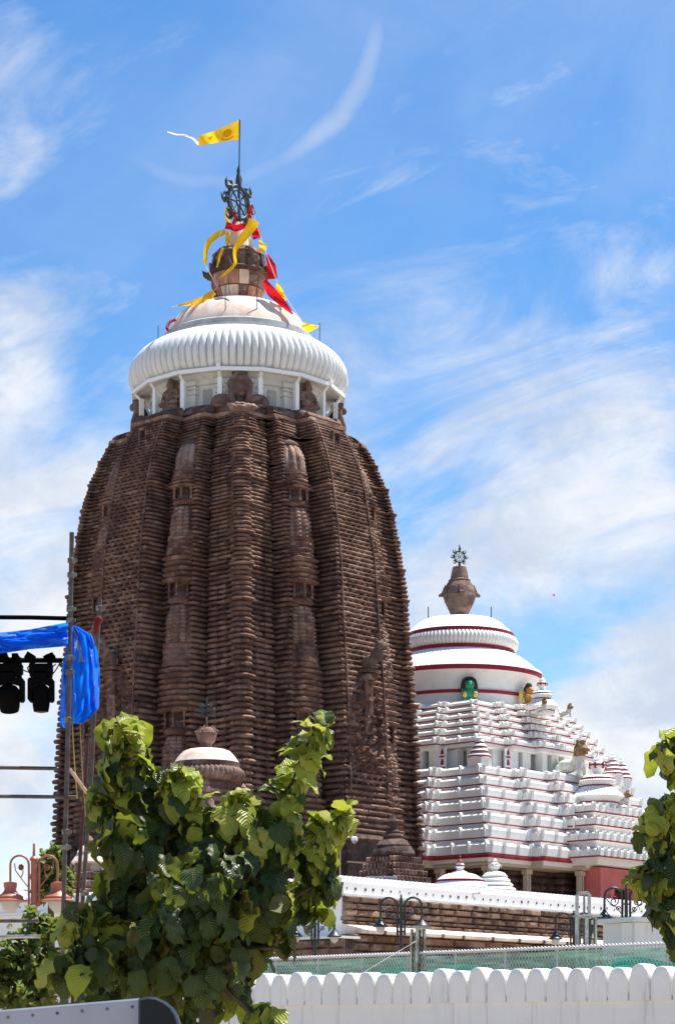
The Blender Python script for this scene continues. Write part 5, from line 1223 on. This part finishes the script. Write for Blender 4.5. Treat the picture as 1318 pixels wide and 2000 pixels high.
for a, b, lab in (((142, 1415), (152, 1560), 'yellow rope hanging below the blue sheet, thicker of two'), ((157, 1412), (168, 1600), 'pale cord hanging below the blue sheet, thinner of two')):
    m = MB(); m.tube([P(a[0], a[1], YS+.3), P((a[0]+b[0])/2-1, (a[1]+b[1])/2, YS+.3), P(b[0], b[1], YS+.3)], .007 if 'thicker' in lab else .004, 5); tag(m.build('rope', ROPE), lab, 'rope')
# grey barricade panel at the bottom left
YB = 12.0
a, b = P(-160, 1990, YB), P(272, 1953, YB-.25)
t = thing('barricade', (b.x, b.y, 0), 'grey sheet panel with a dark rounded end cap at the bottom left corner', 'barricade')
d = (b-a); n = Vector((0, 1, 0))
m = MB(); vs = []
for pz in (0, -.30):
    for py in (0, .10): vs += [a+Vector((0, py, pz)), b+Vector((0, py, pz))]
m.add(vs, [(0, 1, 3, 2), (4, 6, 7, 5), (0, 4, 5, 1), (2, 3, 7, 6), (0, 2, 6, 4), (1, 5, 7, 3)]); pn = m.build('panel', GREYP, t)
m = MB(); m.tube([a+Vector((0, .05, 0)), b+Vector((0, .05, 0))], .012, 6); m.build('rolled_edge', GREYP, t)
K2 = YB/F
e = MB(); pr = [(272, 1951), (288, 1947), (305, 1948), (322, 1956), (337, 1968), (347, 1984), (353, 2002), (356, 2040), (272, 2040)]
for y0, sc_ in ((-.06, 1.0),):
    pts = [P(x, y, YB-.25) for x, y in pr]; nn = len(pts)
    cN = Vector((sum(p.x for p in pts)/nn, 0, sum(p.z for p in pts)/nn))
    loops = []
    for yy, ss in ((-.10, .86), (-.08, .95), (-.03, 1.0), (.10, 1.0), (.15, .94)):
        loops.append([(cN.x+(p.x-cN.x)*ss, p.y+yy, cN.z+(p.z-cN.z)*ss) for p in pts])
    e.rings(loops)
e.build('end_cap', DARKP, t, smooth=50)
for q in np.linspace(.08, .97, 9):
    c = a.lerp(b, q); m = MB(); m.lathe([(.010, -.002), (.009, .003), (.004, .006)], 8); m.v = [(x+c.x, c.y-z, y+c.z-.035) for x, y, z in m.v]; m.build('rivet', CLAMPM, t)
for q in (.1, .9):
    c = a.lerp(b, q); m = MB(); m.tube([(c.x, c.y+.05, 0), (c.x, c.y+.05, c.z-.1)], .03, 8); m.build('leg', GREYP, t)

# ------------------------------------------------------------------ flag and cloth streamers on the tower's finial
DT = 178.6
def strip(pts, w, n=14, depth=DT, wob=.12, seed=0):
    """ribbon along plate points; w = full width in plate pixels at each point"""
    ph = random.Random(seed).uniform(0, 6); P_ = np.array(pts, float); tt = np.linspace(0, 1, len(P_)); T = np.linspace(0, 1, n*2+1)
    # smooth interpolation
    xs = np.interp(T, tt, P_[:, 0]); ys = np.interp(T, tt, P_[:, 1]); ws = np.interp(T, tt, w)
    for _ in range(2): xs[1:-1] = (xs[:-2]+2*xs[1:-1]+xs[2:])/4; ys[1:-1] = (ys[:-2]+2*ys[1:-1]+ys[2:])/4
    dx = np.gradient(xs); dy = np.gradient(ys); L = np.hypot(dx, dy)+1e-6
    rows = []
    for i in range(len(T)):
        row = []
        for k in range(6):
            v = k/5-.5; nx, ny = -dy[i]/L[i], dx[i]/L[i]
            row.append(P(xs[i]+nx*ws[i]*v, ys[i]+ny*ws[i]*v, depth + wob*math.sin(T[i]*9+ph+v*4) + .35*v))
        rows.append(row)
    return rows
flag = thing('flag', tuple(P(468, 440, DT)), 'yellow flag flying from a thin pole above the wheel', 'flag')
m = MB(); m.tube([P(470, 445, DT-.4), P(467, 345, DT-.4), P(468.5, 234, DT-.4)], .055, 6); m.build('flagpole', ROD, flag)
rows = []
for i in range(25):
    u = i/24; row = []
    xt, yt = np.interp(u, [0, .3, .7, 1], [467.5, 440, 412, 388]), np.interp(u, [0, .3, .7, 1], [234, 247, 258, 266])
    xb, yb = np.interp(u, [0, .3, .7, 1], [467.5, 440, 410, 387]), np.interp(u, [0, .3, .7, 1], [272, 276, 281, 285])
    for k in range(9):
        v = k/8; row.append(P(xt+(xb-xt)*v, yt+(yb-yt)*v, DT-.4+.28*math.sin(u*8+v*1.5)*u + .1*math.sin(u*17+v*3)*u))
    rows.append(row)
fl = cloth('flag_cloth', rows, YEL, parent=flag)
em = MB(); c0 = Vector(P(447, 258, DT-.62)); 
loop = [c0 + Vector((8*math.cos(a)*DT/F, 0, 8.5*math.sin(a)*DT/F)) for a in np.linspace(0, 2*PI, 21)[:-1]]
# emblem lies on the cloth: sample the flag surface
def flag_pt(u, v, e=-.02):
    i = min(23, int(u*24)); fu = u*24-i; k = min(7, int(v*8)); fv = v*8-k
    p = rows[i][k].lerp(rows[i+1][k], fu).lerp(rows[i][k+1].lerp(rows[i+1][k+1], fu), fv); return Vector((p.x, p.y+e, p.z))
em = MB(); N_ = 20
em.add([flag_pt(.26, .5)] + [flag_pt(.26+.105*math.cos(2*PI*q/N_), .5+.26*math.sin(2*PI*q/N_)) for q in range(N_)], [(0, q+1, (q+1) % N_+1) for q in range(N_)])
em.build('emblem_disc', EMB, fl)
em = MB(); cr = [(.26+.17*math.cos(a), .55+.42*math.sin(a)) for a in np.linspace(.2*PI, .8*PI, 11)] + [(.26+.15*math.cos(a), .55+.30*math.sin(a)) for a in np.linspace(.8*PI, .2*PI, 11)]
em.add([flag_pt(u, min(.98, v)) for u, v in cr], [(q, q+1, 20-q, 21-q) for q in range(10)]); em.build('emblem_crescent', EMB, fl)
em = MB(); cr = [(.62, .45), (.70, .38), (.78, .52), (.70, .66)]; em.add([flag_pt(u, v) for u, v in cr], [(0, 1, 2, 3)]); em.build('emblem_mark', EMB, fl)
cloth('flag_tail', strip([(388, 283), (378, 270), (362, 264), (345, 263), (327, 257)], [5, 4, 3, 2.5, 1.5], wob=.1, depth=DT-.4), WCLOTH, parent=flag)
G = 'cloth streamers tied to the finial'
for i, (pts, w, mt, lab, dep) in enumerate([
    ([(441, 452), (425, 458), (408, 472), (402, 490), (400, 516)], [12, 13, 11, 8, 7], YEL, 'yellow streamer curling out to the left of the pot finial', DT-1.0),
    ([(497, 430), (490, 445), (472, 468), (460, 484), (458, 500), (461, 515), (446, 530), (428, 543)], [22, 19, 16, 10, 6, 6, 6, 2], YEL, 'long yellow streamer twisting down the front of the finial', DT-2.9),
    ([(497, 446), (503, 466)], [19, 17], REDC, 'small red square pennant on the right cord below the wheel', DT-1.0),
    ([(506, 470), (514, 482), (512, 492)], [4, 15, 12], YEL, 'small yellow pennant on the right cord above the red one', DT-1.0),
    ([(521, 496), (530, 520), (532, 545)], [5, 18, 20], REDC, 'folded red pennant hanging right of the pot finial', DT-1.3),
    ([(516, 548), (530, 570), (552, 592), (572, 614)], [10, 20, 15, 3], REDC, 'long red streamer slanting down the right of the dome', DT-3.8),
    ([(541, 553), (548, 572), (556, 588)], [5, 13, 6], YEL, 'yellow strip behind the long red streamer', DT-3.2),
    ([(591, 634), (604, 641), (622, 638)], [9, 16, 2], YEL, 'yellow pennant at the lower end of the right cord', DT-3.4),
    ([(419, 570), (400, 584), (375, 592), (347, 597)], [12, 14, 9, 3], YEL, 'yellow streamer slanting left across the dome', DT-3.4),
    ([(344, 624), (331, 629), (326, 640), (329, 648)], [6, 6, 6, 4], REDC, 'small curled red ribbon at the left of the dome', DT-3.0),
    ([(441, 440), (462, 446), (480, 440)], [14, 13, 12], REDC, 'red cloth wrapped round the foot of the wheel', DT-1.0),
    ([(447, 440), (443, 424), (441, 405)], [8, 7, 3], YEL, 'yellow cloth knotted on the left rim of the wheel', DT-.9),
    ([(455, 440), (460, 424), (459, 410)], [6, 6, 3], REDC, 'red cloth knotted between the wheel spokes', DT-.8),
    ([(489, 428), (487, 415), (491, 402)], [6, 8, 4], REDC, 'red cloth knotted on the right rim of the wheel', DT-.8),
    ([(486, 462), (490, 474), (490, 484)], [3, 8, 9], WCLOTH, 'white cloth scrap beside the finial neck', DT-1.2),
    ([(447, 452), (444, 470), (446, 482)], [7, 9, 6], YEL, 'yellow cloth hanging on the left of the finial neck', DT-1.3),
    ([(436, 484), (428, 505), (424, 522)], [4, 5, 3], YEL, 'narrow yellow ribbon over the left of the pot', DT-2.6),
    ([(418, 566), (424, 583), (430, 588)], [6, 10, 8], REDC, 'red cloth bunched at the left foot of the pot', DT-2.3)]):
    o = cloth('cloth_streamer', strip(pts, w, depth=dep, seed=i), mt, lab, cat='streamer', group=G)
for pts, dep, lab in (([(497, 425), (520, 495), (545, 560), (592, 632), (624, 637)], DT-2.5, 'thin white cord running from the wheel down the right of the dome'), ([(436, 445), (402, 520), (425, 560), (405, 582), (336, 600), (327, 640)], DT-2.4, 'thin white cord running from the wheel down the left of the dome')):
    m = MB(); m.tube([P(x, y, dep-1.2*i/len(pts)) for i, (x, y) in enumerate(pts)], .03, 5); tag(m.build('cord', WCLOTH), lab, 'cord')
# ------------------------------------------------------------------ trees
def leaf_material(name, top, under, vein, tr, use_attr):
    m = bpy.data.materials.new(name); m.use_nodes = True; t = NT(m.node_tree)
    uv = t.new('ShaderNodeUVMap', uv_map='UVMap').outputs[0]
    sp = t.new('ShaderNodeSeparateXYZ', ins={0: uv}); u = t.math('ABSOLUTE', t.math('SUBTRACT', sp.outputs[0], .5)); v = sp.outputs[1]
    ph = t.math('MULTIPLY', t.math('SUBTRACT', v, t.math('MULTIPLY', u, .62)), 62.0)
    w = t.math('SINE', ph); side = t.mr(w, .80, .98)
    mid = t.mr(u, .018, .0)
    vn = t.math('MAXIMUM', side, mid)
    rnd = t.new('ShaderNodeAttribute', attribute_name='rnd').outputs['Fac'] if use_attr else t.new('ShaderNodeObjectInfo').outputs['Random']
    pos = t.new('ShaderNodeNewGeometry'); nz = t.noise(pos.outputs['Position'], 9.0, 5)
    c = t.mix(t.mr(rnd, .0, 1.0, 0, 1, False), top[0], top[1])
    c = t.mix(t.mr(nz, .45, .75, 0, .6), c, top[2])
    c = t.mix(t.math('MULTIPLY', vn, .38), c, vein)
    cu = t.mix(t.mr(rnd, .3, 1.0), under[0], under[1])
    cc = t.mix(pos.outputs['Backfacing'], c, cu)
    bn = t.new('ShaderNodeBump', ins={'Strength': .45, 'Distance': .012}); t.l.new(w, bn.inputs['Height'])
    b = t.new('ShaderNodeBsdfPrincipled', ins={'Roughness': .40, 'Specular IOR Level': .4, 'Base Color': cc}); t.l.new(bn.outputs[0], b.inputs['Normal'])
    trn = t.new('ShaderNodeBsdfTranslucent', ins={0: t.mix(.5, c, (.42, .50, .03))})
    mx = t.new('ShaderNodeMixShader', ins={0: tr}); t.l.new(b.outputs[0], mx.inputs[1]); t.l.new(trn.outputs[0], mx.inputs[2])
    t.l.new(mx.outputs[0], t.new('ShaderNodeOutputMaterial').inputs[0]); return m
YOUNG_LIT = ((.33, .38, .032), (.45, .43, .075), (.19, .29, .022)); OLD_SHADED = ((.006, .024, .0035), (.018, .048, .006), (.010, .031, .005))  # young tips brightened as if sunlit, old leaves darkened as the shaded crown interior
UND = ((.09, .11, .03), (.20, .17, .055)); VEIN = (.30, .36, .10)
LM_Y = leaf_material('young_lit_leaf', YOUNG_LIT, UND, VEIN, .42, False); LM_O = leaf_material('old_shaded_leaf', OLD_SHADED, UND, VEIN, .25, False)
LA_Y = leaf_material('young_lit_leaf_mass', YOUNG_LIT, UND, VEIN, .42, True); LA_O = leaf_material('old_shaded_leaf_mass', OLD_SHADED, UND, VEIN, .25, True)
SMALL = leaf_material('shrub_leaf', ((.07, .13, .02), (.13, .19, .03), (.05, .10, .015)), UND, VEIN, .3, True)
def leaf_geo(seed, nu=4, nv=8, flat=False):
    """unit leaf: grows from origin along +y, upper side +z"""
    r = random.Random(seed); vs, uv, fs = [], [], []
    droop = r.uniform(.5, 1.7); curl = r.uniform(-.2, .9); fold = r.uniform(.08, .55); twist = r.uniform(-.5, .5); wv = r.uniform(.06, .13); ph = r.uniform(0, 6); sk = r.uniform(-.12, .12)
    for j in range(nv+1):
        f = j/nv; w = .37*math.sin(PI*min(1, (.06+.94*f))**.78)**.72 + .02
        if j == nv: w = .03
        for i in range(nu+1):
            s = -1+2*i/nu; x = s*w + sk*math.sin(f*PI); a = f*droop
            y = math.sin(a)/droop*1.0; z = -(1-math.cos(a))/droop + abs(s)*w*fold - curl*(s*w)**2
            z += wv*math.sin(f*15+ph+s*1.5)*abs(s)**1.5 + twist*x*f*.5
            if abs(s) > .9: x *= 1+.055*math.sin(f*19+ph*2)
            vs.append((x, y, z)); uv.append((i/nu, f))
    for j in range(nv):
        for i in range(nu): q = j*(nu+1)+i; fs.append((q, q+1, q+nu+2, q+nu+1))
    return np.array(vs), np.array(uv), fs
NVAR = 12
LG = [leaf_geo(s) for s in range(NVAR)]
def leaf_obj_mesh(k, mt):
    vs, uv, fs = LG[k]; me = bpy.data.meshes.new('leaf'); me.from_pydata([tuple(v) for v in vs], [], fs); me.materials.append(mt)
    l = me.uv_layers.new(name='UVMap'); l.data.foreach_set('uv', np.array([uv[i] for f in fs for i in f], float).ravel()); me.shade_smooth(); me.update(); return me
LMY = [leaf_obj_mesh(k, LM_Y) for k in range(NVAR)]; LMO = [leaf_obj_mesh(k, LM_O) for k in range(NVAR)]
def mass_leaves(name, items, mats, parent, geo=None):
    geo = geo or LG; V, U, Fc, R, MI = [], [], [], [], []; off = 0
    for k, M, mi in items:
        vs, uv, fs = geo[k % len(geo)]; A = np.array(M); v = vs @ A[:3, :3].T + A[:3, 3]
        V.append(v); Fc += [tuple(i+off for i in f) for f in fs]; U += [uv[i] for f in fs for i in f]; R += [random.random()]*len(vs); MI += [mi]*len(fs); off += len(vs)
    me = bpy.data.meshes.new(name); me.from_pydata(np.concatenate(V).tolist(), [], Fc)
    for m in mats: me.materials.append(m)
    l = me.uv_layers.new(name='UVMap'); l.data.foreach_set('uv', np.array(U, float).ravel())
    at = me.attributes.new('rnd', 'FLOAT', 'POINT'); at.data.foreach_set('value', np.array(R, float)); me.polygons.foreach_set('material_index', MI); me.shade_smooth(); me.update()
    o = bpy.data.objects.new(name, me); col.objects.link(o); o.parent = parent; o['kind'] = 'stuff'; return o
def frame(y, up):
    y = y.normalized(); x = y.cross(up)
    if x.length < 1e-3: x = y.cross(Vector((1, 0, 0)))
    x.normalize(); z = x.cross(y); return Matrix((x, y, z)).transposed()
def big_tree(name, base_px, Y, clusters, sprigs, lab, nparts, size, trunk_top):
    b = P(base_px[0], HY, Y); root = Vector((b.x, b.y, 0)); t = thing(name, tuple(root), lab, 'tree')
    R = random.Random(len(lab)); items = []; top = P(trunk_top[0], trunk_top[1], Y)
    m = MB(); m.tube([root, root.lerp(top, .5)+Vector((.05, .03, 0)), top], [.11, .085, .055], 10); m.build('trunk', BARK, t, smooth=60)
    for cx_, cy_, rx, ry, n, young_lit, dy in clusters:
        c = P(cx_, cy_, Y+dy); k = Y/F; rz_ = min(rx, 150)*k
        m = MB(); mid_ = top.lerp(c, .55)+Vector((R.uniform(-.1, .1), R.uniform(-.1, .1), -.12)); m.tube([top+Vector((0, 0, -.1)), mid_, c], [.04, .028, .012], 6); m.build('branch', BARK, t, smooth=60)
        for _ in range(int(n*1.55)):
            d = Vector((R.gauss(0, 1), R.gauss(0, 1), R.gauss(0, 1))).normalized(); rr = R.random()**.45
            p = c + Vector((d.x*rx*k*rr, d.y*rz_*.8*rr, d.z*ry*k*rr))
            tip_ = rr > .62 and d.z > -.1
            out = Vector((d.x, d.y*.9, d.z*.35)); 
            yd = (out*.75 + Vector((0, 0, -R.uniform(.35, 1.5))) + Vector((R.gauss(0, .3), R.gauss(0, .3), R.gauss(0, .2)))).normalized()
            upv = (Vector((0, 0, 1)) + out*.55 + Vector((R.gauss(0, .35), R.gauss(0, .35), 0))).normalized()
            s = size*R.uniform(.55, 1.15)*(1 if rr > .6 else .85); M = Matrix.LocRotScale(p - yd*s*.35, frame(yd, upv).to_quaternion(), Vector((s*R.uniform(.82, 1.1), s, s)))
            yg = R.random() < young_lit*(1.1 if tip_ else .35)  # outer upper leaves mostly take the sunlit colours, inner ones the shaded
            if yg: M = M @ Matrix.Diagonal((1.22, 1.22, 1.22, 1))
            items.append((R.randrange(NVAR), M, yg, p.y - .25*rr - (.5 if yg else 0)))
    for pts, n, young_lit, s0 in sprigs:
        pw = [P(x, y, Y+dy) for x, y, dy in pts]
        m = MB(); m.tube(pw, [.018-.013*i/(len(pw)-1) for i in range(len(pw))], 6); m.build('branch', BARK, t, smooth=60)
        for i in range(n):
            f = (i+.5)/n; q = f*(len(pw)-1); j = min(len(pw)-2, int(q)); p = pw[j].lerp(pw[j+1], q-j); tg = (pw[j+1]-pw[j]).normalized()
            sd_ = -1 if i % 2 else 1
            side = tg.cross(Vector((0, -1, 0))).normalized()*sd_
            yd = (side*R.uniform(.6, 1) + tg*R.uniform(.0, .6) + Vector((0, R.uniform(-.6, .3), -R.uniform(.1, .6)))).normalized()
            upv = (Vector((0, -.35, 1)) + tg*.3 + Vector((R.gauss(0, .3), R.gauss(0, .3), 0))).normalized()
            s = s0*R.uniform(.8, 1.12)*(1-.25*f); M = Matrix.LocRotScale(p, frame(yd, upv).to_quaternion(), Vector((s*R.uniform(.85, 1.1), s, s)))
            items.append((R.randrange(NVAR), M, R.random() < young_lit, p.y-1))
    items.sort(key=lambda i: i[3])
    inv = Matrix.Translation(-root)
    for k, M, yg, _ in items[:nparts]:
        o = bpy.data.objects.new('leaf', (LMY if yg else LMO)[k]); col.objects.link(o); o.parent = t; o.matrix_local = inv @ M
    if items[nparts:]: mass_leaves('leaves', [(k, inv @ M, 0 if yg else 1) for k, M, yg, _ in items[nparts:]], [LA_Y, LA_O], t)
    return t
big_tree('broadleaf_tree', (400, 0), 20.0, [
    (245, 1452, 52, 46, 26, .8, 0), (232, 1510, 48, 40, 20, .6, -.1), (285, 1550, 70, 46, 30, .55, 0), (205, 1580, 36, 44, 16, .6, 0), (352, 1545, 46, 50, 22, .75, -.2), (350, 1600, 70, 40, 24, .5, 0),
    (465, 1595, 60, 40, 26, .75, -.2), (540, 1600, 56, 46, 26, .65, -.1), (520, 1650, 70, 45, 26, .55, -.2), (610, 1660, 44, 56, 22, .55, 0), (628, 1720, 30, 46, 14, .35, 0), (600, 1770, 46, 44, 16, .2, .2),
    (300, 1640, 100, 60, 46, .35, 0), (420, 1680, 160, 70, 80, .22, .1), (300, 1740, 110, 70, 60, .12, .2), (450, 1770, 150, 80, 80, .06, .3), (340, 1840, 150, 70, 80, .05, .3), (450, 1860, 80, 66, 44, .05, .2),
    (225, 1770, 55, 50, 24, .12, .1), (250, 1700, 50, 50, 20, .2, .1), (160, 1815, 40, 44, 16, .55, -.2), (185, 1880, 66, 50, 26, .32, -.3), (120, 1900, 40, 40, 12, .25, -.3), (300, 1920, 120, 50, 40, .04, .3), (420, 1945, 70, 45, 24, .05, .1),
    (556, 1850, 18, 30, 6, .3, -.2), (520, 1815, 46, 50, 16, .08, .2), (512, 2000, 38, 22, 14, .6, -.4), (200, 1960, 90, 40, 24, .05, .4), (350, 1990, 60, 40, 16, .05, .5), (400, 1720, 130, 70, 46, .05, -.45), (400, 1800, 120, 80, 50, .03, -.45), (420, 1890, 110, 60, 40, .03, -.4), (280, 1880, 100, 70, 40, .03, -.35), (520, 1760, 70, 60, 26, .08, -.3), (250, 1650, 70, 60, 26, .25, -.3)],
    [([(540, 1570, 0), (570, 1530, -.1), (590, 1475, -.2), (612, 1432, -.2), (640, 1415, -.2)], 34, .85, .30), ([(600, 1650, 0), (630, 1620, -.1), (655, 1600, -.2), (680, 1592, -.2)], 26, .75, .28),
     ([(270, 1520, 0), (255, 1460, -.1), (228, 1405, -.2)], 20, .9, .29), ([(215, 1600, 0), (190, 1570, -.1), (180, 1545, -.1)], 8, .6, .22), ([(410, 1640, 0), (385, 1570, -.2), (355, 1505, -.3)], 12, .85, .25), ([(460, 1640, 0), (470, 1570, -.2), (445, 1545, -.3)], 12, .85, .26),
     ([(250, 1800, 0), (200, 1810, -.2), (140, 1800, -.3)], 12, .75, .25), ([(480, 1960, -.2), (510, 1990, -.3), (540, 1990, -.3)], 8, .6, .22)],
    'large-leaved green tree with big ruffled leaves in front of the tower', 300, .26, (395, 1800))
big_tree('broadleaf_tree', (1430, 0), 19.0, [
    (1310, 1470, 34, 40, 10, .55, -.1), (1285, 1605, 46, 34, 15, .6, -.1), (1310, 1590, 30, 30, 8, .6, -.1), (1290, 1660, 50, 44, 20, .45, 0), (1290, 1720, 56, 44, 20, .5, -.1), (1300, 1770, 46, 46, 18, .35, 0), (1310, 1830, 24, 40, 9, .2, 0), (1360, 1640, 70, 120, 40, .4, .2), (1400, 1760, 90, 120, 40, .3, .3), (1390, 1500, 60, 90, 24, .5, .2)],
    [([(1380, 1530, 0), (1340, 1500, -.1), (1312, 1470, -.1), (1308, 1440, -.1)], 11, .5, .24), ([(1370, 1660, 0), (1300, 1640, -.1), (1245, 1625, -.2)], 12, .6, .24), ([(1370, 1720, 0), (1300, 1715, -.1), (1240, 1718, -.2)], 11, .55, .24)],
    'overhanging branches with broad leaves reaching in at the right edge', 260, .25, (1420, 1700))
# small-leaved shrub and a distant tree at the left
SG = [leaf_geo(100+i, 2, 3) for i in range(4)]
def small_plant(name, cl, Y, size, lab, base_x, trunk_h, cat):
    b = P(base_x, HY, Y); root = Vector((b.x, b.y, 0)); t = thing(name, tuple(root), lab, cat); R = random.Random(base_x); items = []; inv = Matrix.Translation(-root)
    top = P(base_x, trunk_h, Y); m = MB(); m.tube([root, top], [.1*Y/30, .04*Y/30], 8); m.build('trunk', BARK, t, smooth=60)
    for cx_, cy_, rx, ry, n in cl:
        c = P(cx_, cy_, Y); k = Y/F
        m = MB(); m.tube([top+Vector((0, 0, -.2)), c], [.02*Y/30, .008*Y/30], 5); m.build('branch', BARK, t)
        cs = [(Vector((R.gauss(0, 1), R.gauss(0, 1), R.gauss(0, 1))).normalized()*R.random()**.5) for _ in range(max(3, n//22))]
        for _ in range(n):
            q = R.choice(cs); p = c + Vector((q.x*rx*k, q.y*rx*k, q.z*ry*k)) + Vector((R.gauss(0, .22)*rx*k, R.gauss(0, .22)*rx*k, R.gauss(0, .22)*ry*k))
            yd = Vector((R.gauss(0, 1), R.gauss(0, 1), R.gauss(-.2, .6))); s = size*R.uniform(.7, 1.25)
            items.append((R.randrange(4), inv @ Matrix.LocRotScale(p, frame(yd, Vector((R.gauss(0, .4), R.gauss(0, .4), 1))).to_quaternion(), Vector((s, s, s))), 0))
    mass_leaves('crown', items, [SMALL], t, SG)
small_plant('leafy_shrub', [(40, 1850, 60, 44, 480), (90, 1900, 60, 50, 480), (20, 1920, 60, 50, 480), (110, 1810, 36, 26, 220), (70, 1800, 30, 20, 160), (60, 1950, 90, 40, 520), (-50, 1890, 70, 70, 380)], 30.0, .11, 'small-leaved green shrub at the bottom left below the terracotta lamp', 60, 1900, 'shrub')
small_plant('distant_tree', [(98, 1690, 24, 34, 380), (110, 1665, 14, 16, 120), (92, 1735, 26, 26, 300), (86, 1720, 18, 20, 160), (120, 1720, 20, 40, 260)], 98.0, .30, 'distant green tree seen between the terracotta lamp and the scaffold', 100, 1760, 'tree')
# a stray kite far off in the sky
p = P(1081, 1162, 700); m = MB(); m.add([p+Vector((0, 0, .45)), p+Vector((.35, .1, 0)), p+Vector((0, 0, -.45)), p+Vector((-.35, .1, 0)), p+Vector((0, .1, 0))], [(0, 1, 4), (1, 2, 4), (2, 3, 4), (3, 0, 4)])
tag(m.build('kite', REDC), 'tiny red kite high in the sky right of the hall', 'kite')
